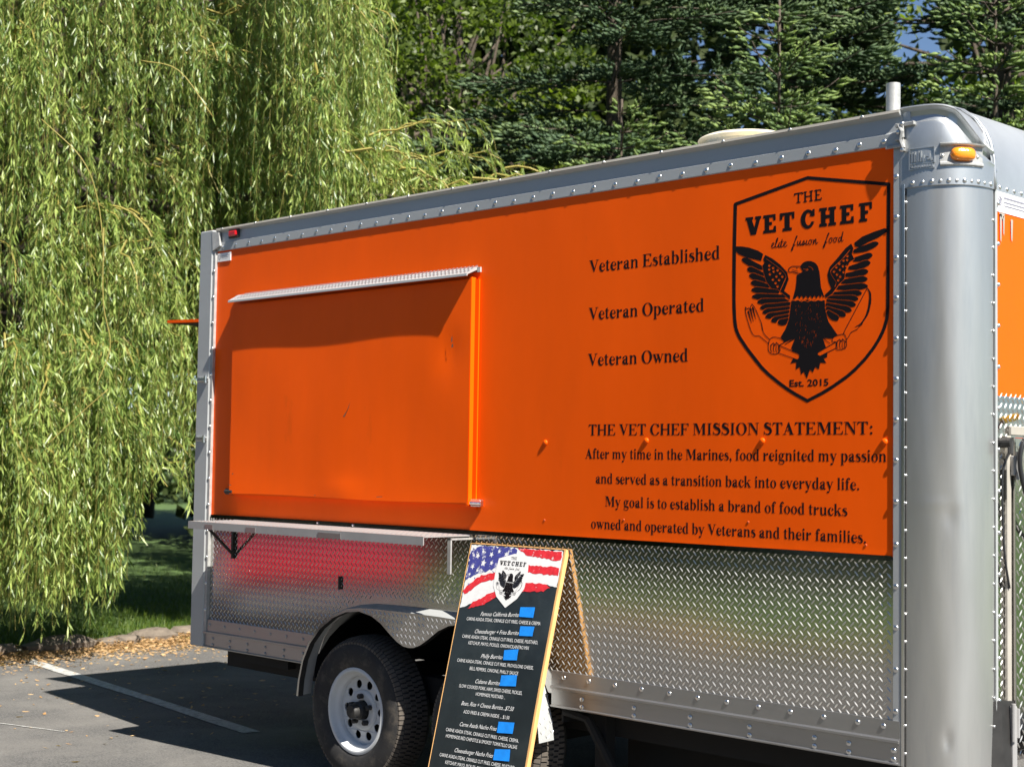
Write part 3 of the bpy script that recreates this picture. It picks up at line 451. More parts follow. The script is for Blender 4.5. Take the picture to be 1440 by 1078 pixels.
[2962,2419,2762,2417,2532,2422,2498,2386,2475,2373,2722,2352,2916,2343,2970,2330,3004,2312,3031,2314,3093,2331,3105,2344,3103,2370,3090,2382,3031,2410],[831,2503,789,2501,724,2481,706,2468,703,2450,724,2425,837,2394,853,2393,903,2412,965,2417,1228,2397,1445,2387,1490,2389,1410,2450],[2824,2334,2446,2356,2368,2314,2658,2270,2827,2252,2884,2242,2955,2220,3012,2232,3029,2243,3033,2267,3019,2284,2960,2316,2886,2330],[1365,2376,957,2400,903,2394,848,2372,831,2359,828,2341,848,2316,936,2294,1007,2310,1077,2312,1221,2307,1583,2313,1586,2318,1570,2315,1458,2370],[1506,2366,1548,2345,1527,2363],[2358,2296,2370,2248,2810,2151,2874,2120,2911,2119,2963,2127,2984,2146,2983,2165,2969,2181,2921,2213,2877,2227],[1931,2316,1891,2316,1952,2285,2018,2309],[2056,2305,2107,2286,2141,2297],[1838,2318,1791,2318,1822,2299,1854,2314],[1567,2298,1242,2290,1021,2293,950,2279,901,2253,892,2228,912,2203,964,2191,1002,2210,1056,2221,1269,2221,1570,2231,1583,2294],[2373,2229,2363,2220,2353,2228,2347,2226,2348,2167,2391,2174,2591,2107,2681,2083,2731,2063,2776,2030,2828,2025,2877,2031,2898,2048,2897,2069,2878,2092,2855,2114,2802,2136],[2189,2236,2196,2234,2187,2211],[2142,2235,2147,2232,2147,2208,2144,2178,2139,2173],[2004,2224,2009,2225,2011,2217,2002,2177],[1759,2233,1766,2228,1757,2171,1753,2194],[2179,2206,2185,2204,2177,2174,2173,2187],[699,2299,710,2296,770,2226,882,2015,918,1934,941,1821,975,1738,1026,1679,1107,1612,1085,1553,897,1693,853,1709,787,1703,757,1719,731,1741,695,1798,624,1975,576,2120,564,2173,561,2237,565,2240,590,2217,626,2236,649,2218,740,1973,749,1969,688,2223,672,2242],[2022,2214,2028,2214,2029,2205,2020,2176],[2194,2199,2201,2198,2201,2185,2192,2148],[1691,2224,1698,2219,1689,2191],[1793,2218,1800,2213,1791,2157,1787,2180],[1568,2215,1280,2205,1062,2204,998,2189,956,2164,947,2136,967,2114,1025,2099,1052,2119,1116,2136,1550,2159,1564,2166],[1976,2186,1982,2184,1966,2098,1965,2149],[2371,2157,2347,2141,2358,2094,2396,2104,2427,2097,2593,2008,2625,1984,2644,1957,2721,1947,2758,1954,2774,1969,2774,1990,2759,2019,2708,2056,2396,2156],[722,2259,705,2251,705,2235,796,2006,800,2018,743,2242],[2022,2161,2027,2139,2018,2095,2014,2104],[1705,2166,1711,2163,1706,2137,1690,2104,1691,2140],[2030,2119,2037,2114,2035,2077,2026,2052],[1717,2134,1722,2120,1719,2100,1713,2098],[1544,2143,1300,2125,1111,2118,1057,2101,1019,2068,1016,2048,1027,2032,1044,2023,1093,2011,1139,2009,1162,2033,1211,2053,1550,2088,1559,2139],[618,2197,601,2189,601,2173,697,1939,701,1950,638,2180],[1927,2116,1932,2114,1925,2087,1921,2097],[2389,2086,2363,2068,2373,2025,2412,1968,2450,1930,2498,1902,2566,1884,2601,1887,2620,1900,2633,1934,2627,1951,2601,1982,2414,2085],[1833,2107,1839,2106,1840,2097,1831,2044,1827,2063],[1973,2078,1978,2062,1969,2040],[2169,2057,2176,2055,2173,2035,2170,2026,2162,2029,2155,2007,2156,2047,2164,2047,2165,2038],[1713,2083,1719,2078,1711,2038,1707,2054],[1898,2067,1903,2056,1894,2038],[1796,2062,1801,2049,1792,2027],[1540,2069,1212,2035,1165,2010,1146,1980,1149,1959,1166,1944,1207,1930,1271,1927,1286,1965,1330,1994,1540,2017,1548,2066],
[2230,2010,2235,1988,2227,1949],[2139,2002,2146,1997,2137,1974],[2172,2000,2179,1995,2170,1938,2166,1961],[1979,2007,1983,1985,1980,1961,1975,1958],[1828,2003,1834,2002,1835,1996,1821,1944,1817,1957],[2188,1979,2195,1972,2186,1919,2182,1938],[2046,1983,2053,1974,2044,1921,2041,1940],[1529,2001,1421,1985,1373,1985,1333,1976,1309,1960,1295,1937,1303,1901,1328,1881,1397,1866,1453,1870,1496,1886,1536,1971,1539,1997],[2102,1965,2107,1953,2099,1923,2095,1930],[2113,1957,2119,1957,2120,1946,2111,1908],[1997,1957,2003,1957,2004,1950,1995,1915],[2223,1914,2228,1894,2219,1861],[2249,1912,2255,1913,2256,1905,2247,1866],[1795,1929,1802,1927,1800,1842,1797,1809,1791,1804],[2136,1910,2141,1901,2132,1876,2128,1882],[1724,1915,1730,1915,1731,1906,1722,1871],[1969,1880,1974,1871,1965,1853],[1693,1893,1699,1892,1702,1872,1691,1825],[2241,1853,2246,1842,2237,1822],[1850,1869,1856,1868,1857,1857,1848,1818],[1907,1850,1914,1850,1914,1832,1905,1786],[1933,1831,1939,1831,1940,1824,1931,1790],[2199,1799,2205,1794,2197,1768,2193,1777],[1913,1781,1919,1781,1917,1772,1925,1767,1919,1738,1907,1750],[1806,1773,1813,1771,1804,1733,1800,1747],[1728,1773,1735,1771,1726,1729,1722,1745],[2078,1750,2085,1746,2077,1686,2073,1713],[2117,1735,2123,1735,2124,1724,2115,1686],[2048,1730,2054,1730,2054,1723,2046,1691,2042,1702],[2101,1727,2108,1727,2109,1718,2100,1669,2096,1686],[1955,1721,1962,1719,1959,1697,1942,1657],[1780,1726,1785,1717,1778,1699,1774,1711],[2006,1714,2013,1710,2004,1674,2000,1686],[2138,1692,2145,1690,2143,1644,2139,1624,2128,1617],[2151,1661,2158,1658,2144,1582,2140,1595],[2703,1631,2742,1626,2768,1578,2781,1521,2786,1445,2781,1417,2765,1395,2756,1421,2759,1470,2762,1485,2775,1480,2781,1489,2710,1558,2699,1553,2680,1515,2648,1554,2588,1518,2578,1503,2548,1514,2507,1514,2497,1522,2496,1543,2506,1569,2545,1598,2620,1620],[1898,1645,1904,1645,1905,1636,1896,1590],[1783,1646,1789,1646,1790,1637,1781,1581,1777,1602],[2097,1626,2103,1626,2104,1617,2095,1575,2091,1589],[1880,1632,1887,1630,1887,1597,1878,1574],[1841,1626,1848,1621,1840,1577,1848,1561,1848,1539,1839,1501,1830,1511,1830,1527],[1215,1650,1287,1640,1375,1611,1410,1592,1435,1558,1431,1542,1365,1522,1336,1504,1268,1561,1260,1555,1239,1515,1204,1557,1128,1510,1141,1496,1136,1424,1150,1380,1162,1365,1169,1371,1150,1425,1160,1510,1199,1535,1213,1519,1203,1513,1200,1497,1195,1421,1210,1378,1221,1363,1228,1368,1209,1423,1218,1511,1230,1494,1242,1488,1271,1536,1313,1499,1308,1416,1321,1373,1291,1352,1254,1339,1181,1347,1132,1365,1107,1391,1093,1437,1092,1500,1117,1596,1137,1622,1163,1639,1193,1649],[2305,1583,2487,1566,2478,1531,2487,1507,2541,1498,2356,1414,2295,1572,2437,1476,2450,1480],[1953,1596,1959,1593,1962,1578,1953,1536,1947,1570],[1634,1598,1450,1508,1458,1501,1469,1505,1677,1597,1596,1419,1607,1413,1617,1426,1623,1385,1350,1495,1370,1508,1445,1533,1452,1552,1471,1552],[1986,1568,1991,1554,1982,1534],[2708,1533,2750,1497,2744,1419,2752,1386,2723,1374,2710,1408,2707,1451,2714,1507,2705,1512,2694,1421,2711,1371,2643,1358,2601,1364,2585,1381,2582,1420,2583,1426,2586,1422,2603,1373,2614,1373,2597,1428,2605,1508,2643,1534,2656,1518,2647,1512,2644,1497,2639,1424,2658,1371,2666,1368,2669,1373,2652,1425,2659,1507,2683,1488],
[1968,1566,1973,1564,1970,1535,1978,1531,1969,1466,1970,1527,1962,1531],[1859,1565,1874,1558,1865,1504,1865,1556,1862,1534,1853,1536],[2069,1555,2076,1552,2071,1493,2059,1487],[2007,1534,2014,1529,2005,1507],[1945,1530,1951,1530,1952,1521,1936,1402,1932,1429],[2580,1498,2589,1495,2585,1474],[2025,1522,2037,1512,2029,1453,2020,1465],[2561,1492,2569,1475,2568,1396,2232,1264,2184,1284,2191,1322],[1880,1515,1886,1515,1887,1502,1879,1459],[1919,1491,1926,1489,1917,1466],[1986,1484,1991,1473,1982,1455],[2041,1479,2047,1479,2048,1470,2039,1424,2035,1438],[1266,1513,1254,1419,1269,1375,1280,1360,1287,1366,1268,1420,1275,1507],[1904,1466,1911,1461,1902,1420,1898,1435],[1346,1480,1710,1334,1731,1330,1779,1294,1771,1237,1731,1219,1331,1354,1360,1396,1359,1432],[1327,1474,1343,1431,1343,1399,1334,1387,1321,1418]]


def serif_line(name, s, x0, x1, z, cap, y, parent, mat='black_print'):
    loops, pen = [], 0.0
    runs = []
    for ch in s:
        adv, cs = SERIF[ch]
        runs.append((pen, cs)); pen += adv
    sy = cap / 0.66
    sx = (x1 - x0) / pen
    for p, cs in runs:
        for c in cs:
            loops.append([(x0 + (p + c[i] / 1000) * sx, z + c[i + 1] / 1000 * sy) for i in range(0, len(c), 2)])
    return sheet(name, loops, y, mat, parent)

def rivet_mesh(r, h, mat):
    m = MB()
    prof = [(r, 0.0), (r * .95, -h * .35), (r * .7, -h * .75), (r * .35, -h * .96), (0.0001, -h)]
    m.lathe(prof, (0, 0, 0), 1, 10)
    me = bpy.data.meshes.new('rivet')
    me.from_pydata(m.v, [], m.f); me.update()
    me.polygons.foreach_set('use_smooth', [True] * len(me.polygons))
    me.materials.append(MATS[mat])
    return me

def rivets(me, pts, parent, rot=0.0, name='rivet'):
    for p in pts:
        o = bpy.data.objects.new(name, me)
        link(o, parent)
        o.location = p
        o.rotation_euler = (0, 0, rot)

def tread_field(name, inside, box, frame, parent, pitch=0.033, bar=0.027, wid=0.0058, high=0.0022, mat='tread_bar_metal'):
    """raised bars of tread plate, crossing at right angles; built as one mesh"""
    o, ux, vx, n = frame
    u0, u1, v0, v1 = box
    V, F = [], []
    def put(u, v, ang):
        c, s = math.cos(ang), math.sin(ang)
        L, w = bar / 2, wid / 2
        q = [(-L, 0, 0), (-L * .5, -w, 0), (L * .5, -w, 0), (L, 0, 0), (L * .5, w, 0), (-L * .5, w, 0),
             (-L * .55, 0, high), (0, 0, high * 1.15), (L * .55, 0, high)]
        k = len(V)
        for a, b, h in q:
            uu, vv = u + a * c - b * s, v + a * s + b * c
            V.append(o + ux * uu + vx * vv + n * h)
        F.extend([(k, k + 1, k + 6), (k + 1, k + 2, k + 8, k + 7), (k + 1, k + 7, k + 6), (k + 2, k + 3, k + 8), (k + 3, k + 4, k + 8),
                  (k + 4, k + 5, k + 7, k + 8), (k + 5, k + 6, k + 7), (k + 5, k, k + 6)])
    nu, nv = int((u1 - u0) / pitch) + 1, int((v1 - v0) / pitch) + 1
    for i in range(nu):
        for j in range(nv):
            for off, ang in ((0.0, -0.82), (0.5, 0.82)):
                u, v = u0 + (i + off) * pitch, v0 + (j + off) * pitch
                if inside(u, v):
                    put(u, v, ang)
    return mesh_obj(name, V, F, mat, parent, smooth=False, kind='stuff')

def ground_z(x, y=0.0):
    return 0.015 + 0.022 * (min(max(x, -12.0), -5.2) + 5.6)

def spline(P, n=6):
    Q = [2 * Vector(P[0]) - Vector(P[1])] + [Vector(p) for p in P] + [2 * Vector(P[-1]) - Vector(P[-2])]
    out = []
    for i in range(1, len(Q) - 2):
        for k in range(n):
            t = k / n
            a, b, c, d = Q[i - 1], Q[i], Q[i + 1], Q[i + 2]
            out.append(.5 * ((2 * b) + (c - a) * t + (2 * a - 5 * b + 4 * c - d) * t * t + (3 * b - a - 3 * c + d) * t ** 3))
    out.append(Vector(P[-1]))
    return out

# ================================================================== THE SETTING
def ground_grid(name, xs, ys, dz, mat, kind='structure'):
    rows = [[(x, y, ground_z(x, y) + dz) for x in xs] for y in ys]
    return MB().grid(rows).build(name, mat, None, kind=kind)

LOT = (-11.75, 14.0, -7.2, 4.4)        # the asphalt lot: x0 x1 y0 y1
xs = [-11.75, -9.5, -7.5, -5.6, -5.2, -3, 0, 4, 9, 14]
ground_grid('asphalt_lot', xs, [-7.6, -5, -3, -1, 1, 2.7, 4.4], 0.0, 'asphalt')
# a strip that runs on to the left behind the camera
ground_grid('asphalt_drive', [-40, -25, -12, -11.75], [-12.5, -8, -4, -1.2], 0.0, 'asphalt')
LZ = 0.05
lawn = MB()
def lawn_rect(x0, x1, y0, y1):
    xs_ = sorted(set([x0, x1] + [x for x in (-60, -30, -20, -12, -8.5, -5.2) if x0 < x < x1]))
    lawn.grid([[(x, y, ground_z(x) + LZ) for x in xs_] for y in (y0, y1)])
lawn_rect(-300, -11.8, -1.2, 300)
lawn_rect(-11.8, 300, 4.4, 300)
edge_y = lambda x: -6.75 + .55 * math.sin(x * .95 + 2.2) + .25 * math.sin(x * 2.3) + (.9 if x > -6.5 else 0) * min(1, (x + 6.5) / 3) * -.3
wx = [-9.6 + .25 * i for i in range(60)] + [6, 9, 14]
lawn.grid([[(x, y, ground_z(x) + LZ) for x in wx] for y in (-11.0, -7.9)] + [[(x, edge_y(x), ground_z(x) + LZ) for x in wx], [(x, edge_y(x) + .04, ground_z(x) - .02) for x in wx]])
lawn_rect(14, 300, -11.0, -6.3)
lawn_rect(-17, -9.6, -11.0, -7.7)
lawn_rect(-300, 300, -300, -15.4)
lawn_rect(14, 300, -6.3, 4.4)
lawn_rect(-300, -40, -15.4, -1.2)
lawn.box(-11.83, -11.75, -1.2, 4.4, -0.25, -0.085)
lawn.build('lawn', 'lawn_soil', None, kind='structure')
ground_grid('road', [-300, -60, -12, -5.2, 300], [-15.4, -10.8], 0.0, 'asphalt')
ground_grid('asphalt_turning', [-40, -25, -17, -12, -9.6], [-10.8, -6.3], 0.004, 'asphalt')

# worn parking line, on the asphalt (from the kerb to under the trailer)
def strip(a, b, w, dz, name, mat, seg=10):
    a, b = Vector((*a, 0)), Vector((*b, 0))
    d = (b - a).normalized(); s = Vector((-d.y, d.x, 0)) * w / 2
    rnd = random.Random(5)
    rows = []
    for i in range(seg + 1):
        p = a.lerp(b, i / seg)
        e = rnd.uniform(-.006, .006)
        rows.append([(p - s * (1 + e * 10)).to_tuple(2)[:2], (p + s).to_tuple(3)[:2]])
    return MB().grid([[(x, y, ground_z(x) + dz) for x, y in r] for r in rows]).build(name, mat, None, kind='structure')
strip((-11.5, 1.28), (-7.12, 0.42), 0.105, 0.005, 'parking_line', 'road_paint')

strip((-8.47, -0.43), (-7.91, -0.318), 0.014, 0.004, 'paint_scuff', 'road_paint', 6)
# kerb stones along the lawn edge
rs = random.Random(11)
def rock(name, c, sx, sy, sz, seed, label, group):
    r = random.Random(seed)
    V, F = [], []
    nu, nv = 12, 7
    ph = [r.uniform(0, 6) for _ in range(6)]
    for j in range(nv + 1):
        t = PI * j / nv
        for i in range(nu):
            a = 2 * PI * i / nu
            x, y, z = math.sin(t) * math.cos(a), math.sin(t) * math.sin(a), math.cos(t)
            k = 1 + .13 * math.sin(3 * x + ph[0]) + .11 * math.sin(4 * y + ph[1]) + .08 * math.sin(7 * z + ph[2]) + r.uniform(-.05, .05)
            q = [math.copysign(abs(w) ** .65, w) for w in (x, y, z)]
            V.append((c[0] + q[0] * sx * k, c[1] + q[1] * sy * k, c[2] + q[2] * sz * k))
    for j in range(nv):
        for i in range(nu):
            F.append((j * nu + i, (j + 1) * nu + i, (j + 1) * nu + (i + 1) % nu, j * nu + (i + 1) % nu))
    o = mesh_obj(name, V, F, 'stone')
    autosmooth(o, 30)
    return tag(o, label, 'stone', group)
STONES = [(-11.55, .35, .16, .24, .10), (-11.52, .95, .15, .25, .09), (-11.50, 1.62, .16, .34, .115), (-11.55, 2.22, .13, .20, .085),
          (-11.58, 2.62, .15, .19, .11), (-11.6, 3.1, .16, .22, .11), (-11.5, -.25, .15, .26, .09), (-11.6, 3.55, .15, .2, .1)]
LB = ['edging stone under the left end of the willow strands', 'edging stone just left of the long pale one', 'long pale flat edging stone, the brightest at the lawn edge',
      'small shaded edging stone right of the long pale one', 'dark mottled edging stone midway between pale stone and trailer', 'mottled edging stone close to the rear of the trailer',
      'edging stone at the far left edge of the picture', 'edging stone partly behind the rear corner of the trailer']
for i, (x, y, sx, sy, sz) in enumerate(STONES):
    rock('edging_stone', (x - .27, y + .1, ground_z(x) + sz * .35), sx, sy, sz * .8, 20 + i, LB[i], 'stones edging the lawn')

# ================================================================== THE TRAILER
T = thing('food_trailer', 'orange and silver food concession trailer with a veteran chef eagle crest and closed serving window', 'food trailer', (-4.8, 1.2, 0))
def world_child(o):
    """keep world coordinates of a mesh built in place under the trailer"""
    o.matrix_parent_inverse = T.matrix_world.inverted()
    return o
class Tr:
    pass
def tp(o):
    return world_child(o)
XL, XR = -7.10, -2.70
YW = 2.42
RZ0, RZ1 = 0.517, 2.81

# core (dark inside, closes the box)
m = MB()
m.box(-7.02, -6.06, 0.012, YW, 0.53, 2.80)
m.box(-6.06, -4.34, 0.50, YW, 0.53, 2.80)
m.box(-6.06, -4.34, 0.012, 0.50, 0.90, 2.80)
m.box(-4.34, -2.71, 0.012, YW, 0.53, 2.80)
m.box(-2.71, -2.50, 0.24, YW, 0.53, 2.55)
tp(m.build('inner_shell', 'underbody', T))
# orange side skin
op = tp(mesh_obj('side_panel', *(lambda: (lambda r: ([p for q in r for p in q], [(i * 45 + j, i * 45 + j + 1, (i + 1) * 45 + j + 1, (i + 1) * 45 + j) for i in range(24) for j in range(44)]))(
    [[(-6.975 + (4.235) * j / 44, 0.0, 1.234 + 1.46 * i / 24) for j in range(45)] for i in range(25)]))(), 'orange_paint', T, smooth=True))

# lower tread plate with the wheel opening cut out
arch = [(-5.98, .58), (-5.90, .67), (-5.82, .73), (-5.70, .79), (-5.60, .825), (-4.80, .825), (-4.70, .79), (-4.58, .73), (-4.50, .67), (-4.42, .58)]
low = [(-6.99, 1.236), (-6.99, .60), (-6.0, .57)] + arch + [(-4.40, .57), (-2.74, .60), (-2.74, 1.236)]
lp = tp(sheet('lower_panel', [low], 0.003, 'tread_plate_metal', T))
def above_fender(u, v):
    if v < .667 or v > 1.228 or u < -6.95 or u > -2.765:
        return False
    if -6.06 < u < -4.34 and v < .045 + float(np.interp(u if u < -5.2 else -10.4 - u, [-6.06, -6.03, -6.0, -5.94, -5.87, -5.77, -5.66, -5.55, -5.2], [.4, .45, .56, .65, .725, .79, .829, .845, .848])):
        return False
    return True
fr = (Vector((0, 0.003, 0)), Vector((1, 0, 0)), Vector((0, 0, 1)), Vector((0, -1, 0)))
tf = tp(tread_field('raised_tread', above_fender, (-6.96, -2.75, .672, 1.236), fr, T))

# bottom rail, left and right of the wheels
for x0, x1 in ((-6.985, -6.02), (-4.375, -2.72)):
    m = MB()
    m.prism([(0.006, .515), (-0.014, .517), (-0.016, .522), (-0.008, .527), (-0.008, .590), (-0.020, .594), (-0.020, .602), (-0.010, .607), (-0.009, .668), (0.006, .668)], 0, x0, x1)
    tp(m.build('bottom_rail', 'bottom_rail_metal', T))
RV = rivet_mesh(.0105, .0045, 'bright_metal')
RV2 = rivet_mesh(.0085, .006, 'bright_metal')
RVS = rivet_mesh(.0062, .005, 'bright_metal')
RVG = rivet_mesh(.0085, .006, 'bottom_rail_metal')
base = T.matrix_world.inverted()
def trv(me, pts, rot=0.0, name='rivet'):
    for p in pts:
        o = bpy.data.objects.new(name, me)
        link(o, T)
        o.location = base @ Vector(p)
        o.rotation_euler = (0, 0, rot)
trv(RV, [(x, -.010, .645) for x in (-2.783, -2.886, -3.027, -3.170, -3.313, -3.458, -3.597, -3.738, -3.880, -4.020, -4.163, -4.303)])
for x in (-2.744, -2.923, -3.066, -3.353, -3.634, -3.919, -4.201):
    trv(RV, [(x, -.009, .566), (x, -.009, .535)])
trv(RVG, [(x, -.009, .640) for x in np.linspace(-6.93, -6.10, 7)])
for x in np.linspace(-6.90, -6.10, 6):
    trv(RVG, [(x, -.009, .568), (x, -.009, .536)])

# top rail
m = MB()
m.prism([(0.004, 2.686), (-0.0055, 2.687), (-0.0065, 2.690), (-0.0065, 2.731), (-0.003, 2.734), (-0.001, 2.738), (0.004, 2.79), (-0.010, 2.797), (-0.014, 2.803), (-0.010, 2.812), (0.05, 2.822), (0.05, 2.686)], 0, -6.955, -2.722)
tr_ = tp(m.build('top_rail', 'rail_aluminium', T))
m = MB(); m.prism([(-0.0145, 2.800), (-0.0165, 2.803), (-0.014, 2.813), (0.03, 2.822), (0.03, 2.818), (-0.010, 2.810)], 0, -6.96, -2.722)
tp(m.build('roof_edge_sealant', 'gasket_grey', T))
xs_r = [-2.787]
while xs_r[-1] > -6.80:
    xs_r.append(xs_r[-1] - (.100 if len(xs_r) < 3 else .1185))
trv(RV, [(x, -.0055, 2.708 + .003 * math.sin(i * 2.3)) for i, x in enumerate(xs_r)])
trv(RVS, [(x, -.0145, 2.8085) for x in np.arange(-6.9, -2.8, .31)])

# rolled front of the roof
arc = [(-2.481, 2.530), (-2.481, 2.575), (-2.484, 2.639), (-2.497, 2.697), (-2.515, 2.740), (-2.548, 2.788), (-2.60, 2.829), (-2.67, 2.856), (-2.76, 2.872)]
# roof
m = MB()
rows = []
for x in (-7.105, -5.8, -4.6, -3.6, -2.75):
    rows.append([(x, y, z) for y, z in ((0.0, 2.816), (.10, 2.838), (.25, 2.862), (.6, 2.876), (1.21, 2.885), (1.8, 2.876), (2.2, 2.86), (2.42, 2.816))])
m.grid(rows)
tp(m.build('roof', 'roof_aluminium', T, smooth=True))
m = MB()
m.grid([[(x, y, z + (.012 * math.sin(PI * (y / 2.42)) if z > 2.7 else 0)) for x, z in arc] for y in (.200, .5, .9, 1.3, 1.8, 2.2, 2.42)])
tp(m.build('rolled_nose', 'roof_aluminium', T, smooth=True))

# rear frame post
m = MB()
m.box(-7.102, -6.980, -0.022, .10, RZ0, 2.808, .006)
m.box(-7.098, -7.00, .10, 2.42, 0.53, 0.66)
m.box(-7.098, -7.00, .10, 2.42, 2.66, 2.806)
m.box(-7.102, -6.98, 2.32, 2.42, RZ0, 2.808)
tp(m.build('rear_frame', 'rail_aluminium', T))
m = MB(); m.box(-7.03, -7.01, .10, 2.33, .66, 2.66)
tp(m.build('rear_door', 'orange_paint', T))
m = MB(); m.box(-6.979, -6.958, -.016, .004, .60, 2.69)
tp(m.build('rear_trim_strip', 'old_white_metal', T))
trv(RV2, [(-6.968, -.016, z) for z in np.arange(.72, 2.66, .143)])
m = MB()
m.add([(-6.985, -.024, 2.80), (-6.93, -.018, 2.79), (-6.915, -.018, 2.715), (-6.975, -.024, 2.69), (-6.985, -.004, 2.80), (-6.93, -.004, 2.79), (-6.915, -.004, 2.715), (-6.975, -.004, 2.69)],
      [(3, 2, 1, 0), (0, 1, 5, 4), (1, 2, 6, 5), (2, 3, 7, 6), (3, 0, 4, 7)])
tp(m.build('corner_gusset', 'old_white_metal', T))
for z in (1.979, 1.651):           # hinge leaves on the post
    m = MB(); m.box(-7.085, -6.985, -.034, -.020, z - .011, z + .011, .003)
    hg = tp(m.build('hinge_leaf', 'bright_metal', T)); 
    m = MB(); m.tube([(-7.00, -.032, z - .02), (-7.00, -.032, z + .02)], .009)
    tp(m.build('hinge_barrel', 'bright_metal', T))

# right hand seam: two narrow trims with rivets
m = MB(); m.box(-2.750, -2.718, -.005, .006, .515, 2.690, .002)
tp(m.build('seam_trim', 'rail_aluminium', T))
m = MB(); m.box(-2.716, -2.704, -.007, .006, .515, 2.545, .001)
tp(m.build('seam_bead', 'bright_metal', T))
trv(RV, [(-2.7385, -.005, z) for z in (2.576, 2.431, 2.287, 2.144, 2.0, 1.857, 1.714, 1.572, 1.427, 1.278, 1.132, .989, .844, .70, .566, .535)])
trv(RVS, [(-2.703, -.0005, z) for z in np.arange(.56, 2.52, .096)])

# rounded front corner column
RC = .216
def corner(theta, r=RC):
    n_ = 2 / 2.5
    return (-2.70 + r * max(0.0, math.sin(theta)) ** n_, RC - r * max(0.0, math.cos(theta)) ** n_)
rows = []
for k in range(50):
    th = PI / 2 * k / 49
    rows.append([])
    for j in range(131):
        z = .515 + 2.025 * j / 130
        d = 0
        # small dent low on the column
        d -= .0035 * math.exp(-((z - 1.385) / .05) ** 2 - ((th - .66) / .13) ** 2)
        d += .0022 * math.exp(-((z - 1.425) / .014) ** 2 - ((th - .50) / .30) ** 2)
        d -= .006 * math.exp(-((z - .62) / .03) ** 2 - ((th - .62) / .08) ** 2)
        d += .0012 * math.sin(z * 5 + 3 * th) * math.sin(th * 7)
        x, y = corner(th, RC + d)
        rows[-1].append((x, y, z))
tp(MB().grid(rows).build('corner_column', 'corner_aluminium', T, smooth=True))
m = MB(); m.box(-2.745, -2.690, .008, .03, 2.53, 2.812); tp(m.build('cap_backing', 'cap_aluminium', T))
m = MB(); m.box(-2.706, -2.70, -.004, .01, .515, 2.55)
tp(m.build('column_seam', 'dark_steel', T))

# cast corner cap with crease and upper lip
rows = []
NT = 28
for k in range(-3, NT + 1):
    th = max(0, PI / 2 * k / NT)
    ex = -.010 * -k if k < 0 else 0
    dg_ = math.degrees(th)
    zc = float(np.interp(dg_, [0, 24, 33, 46, 60, 75, 90], [2.756, 2.757, 2.745, 2.709, 2.669, 2.637, 2.620]))
    zl = float(np.interp(dg_, [0, 24, 33, 43, 49, 60, 76, 90], [2.816, 2.813, 2.808, 2.797, 2.778, 2.737, 2.683, 2.662]))
    def pt(r, z):
        x, y = corner(th, r)
        return (x + (k * .007 if k < 0 else 0), y, z)
    row = [pt(RC + .0005, 2.528), pt(RC + .006, 2.531), pt(RC + .006, 2.60), pt(RC + .006, (2.6 + zc) / 2), pt(RC + .008, zc - .005), pt(RC + .006, zc + .002), pt(RC - .008, zc + .009),
           pt(RC - .014, (zc + zl) / 2), pt(RC - .010, zl - .012), pt(RC + .004, zl - .005), pt(RC + .006, zl), pt(RC + .002, zl + .005)]
    for t in (.06, .2, .35, .5, .65, .8, .92, 1.0):
        z_ = zl + .006 + (2.866 - zl - .006) * t
        ra = float(np.interp(z_, [p[1] for p in arc], [p[0] + 2.70 for p in arc]))
        row.append(pt(max(.001, min(RC - .004, ra)), z_))
    row.append(pt(.001, 2.868))
    rows.append(row)
cap = tp(MB().grid(rows).build('corner_cap', 'cap_aluminium', T))
autosmooth(cap, 28)
for k in range(11):
    th = math.radians(4 + 82 * k / 10)
    x, y = corner(th, RC + .0055)
    trv(RVS if k % 2 else RV2, [(x, y, 2.545)], rot=th)
# rivets following the seam of cap and rolled nose
for (x, z) in arc[1:8]:
    for dy in (.226,):
        pass
for i in range(9):
    t = i / 8 * (len(arc) - 3) + .6
    a, b = arc[int(t)], arc[int(t) + 1]
    q = t - int(t)
    x, z = a[0] + (b[0] - a[0]) * q, a[1] + (b[1] - a[1]) * q
    o = bpy.data.objects.new('rivet', RVS); link(o, T)
    d = Vector((b[1] - a[1], 0, -(b[0] - a[0]))).normalized()
    o.location = base @ Vector((x, .232, z))
    o.rotation_euler = Vector((0, -1, 0)).rotation_difference(d).to_euler()
m = MB()
m.tube([(x + .001, .220, z + .001) for x, z in arc], .0075, 8)
tp(m.build('nose_seam', 'cap_aluminium', T, smooth=True))
# worn brackets where rail meets cap
m = MB()
m.box(-2.735, -2.66, -.020, -.006, 2.748, 2.762, .002); m.box(-2.712, -2.700, -.022, -.006, 2.66, 2.765, .002)
m.box(-2.735, -2.70, -.022, -.008, 2.70, 2.712, .002)
m.tube([(-2.72, -.02, 2.755), (-2.705, -.022, 2.73), (-2.712, -.02, 2.70), (-2.70, -.02, 2.67)], .007, 6)
m.box(-2.775, -2.712, -.018, -.010, 2.676, 2.688, .002)
tp(m.build('rail_end_bracket', 'old_white_metal', T))
trv(RV2, [(-2.706, -.022, 2.757), (-2.722, -.02, 2.73), (-2.706, -.02, 2.665)])

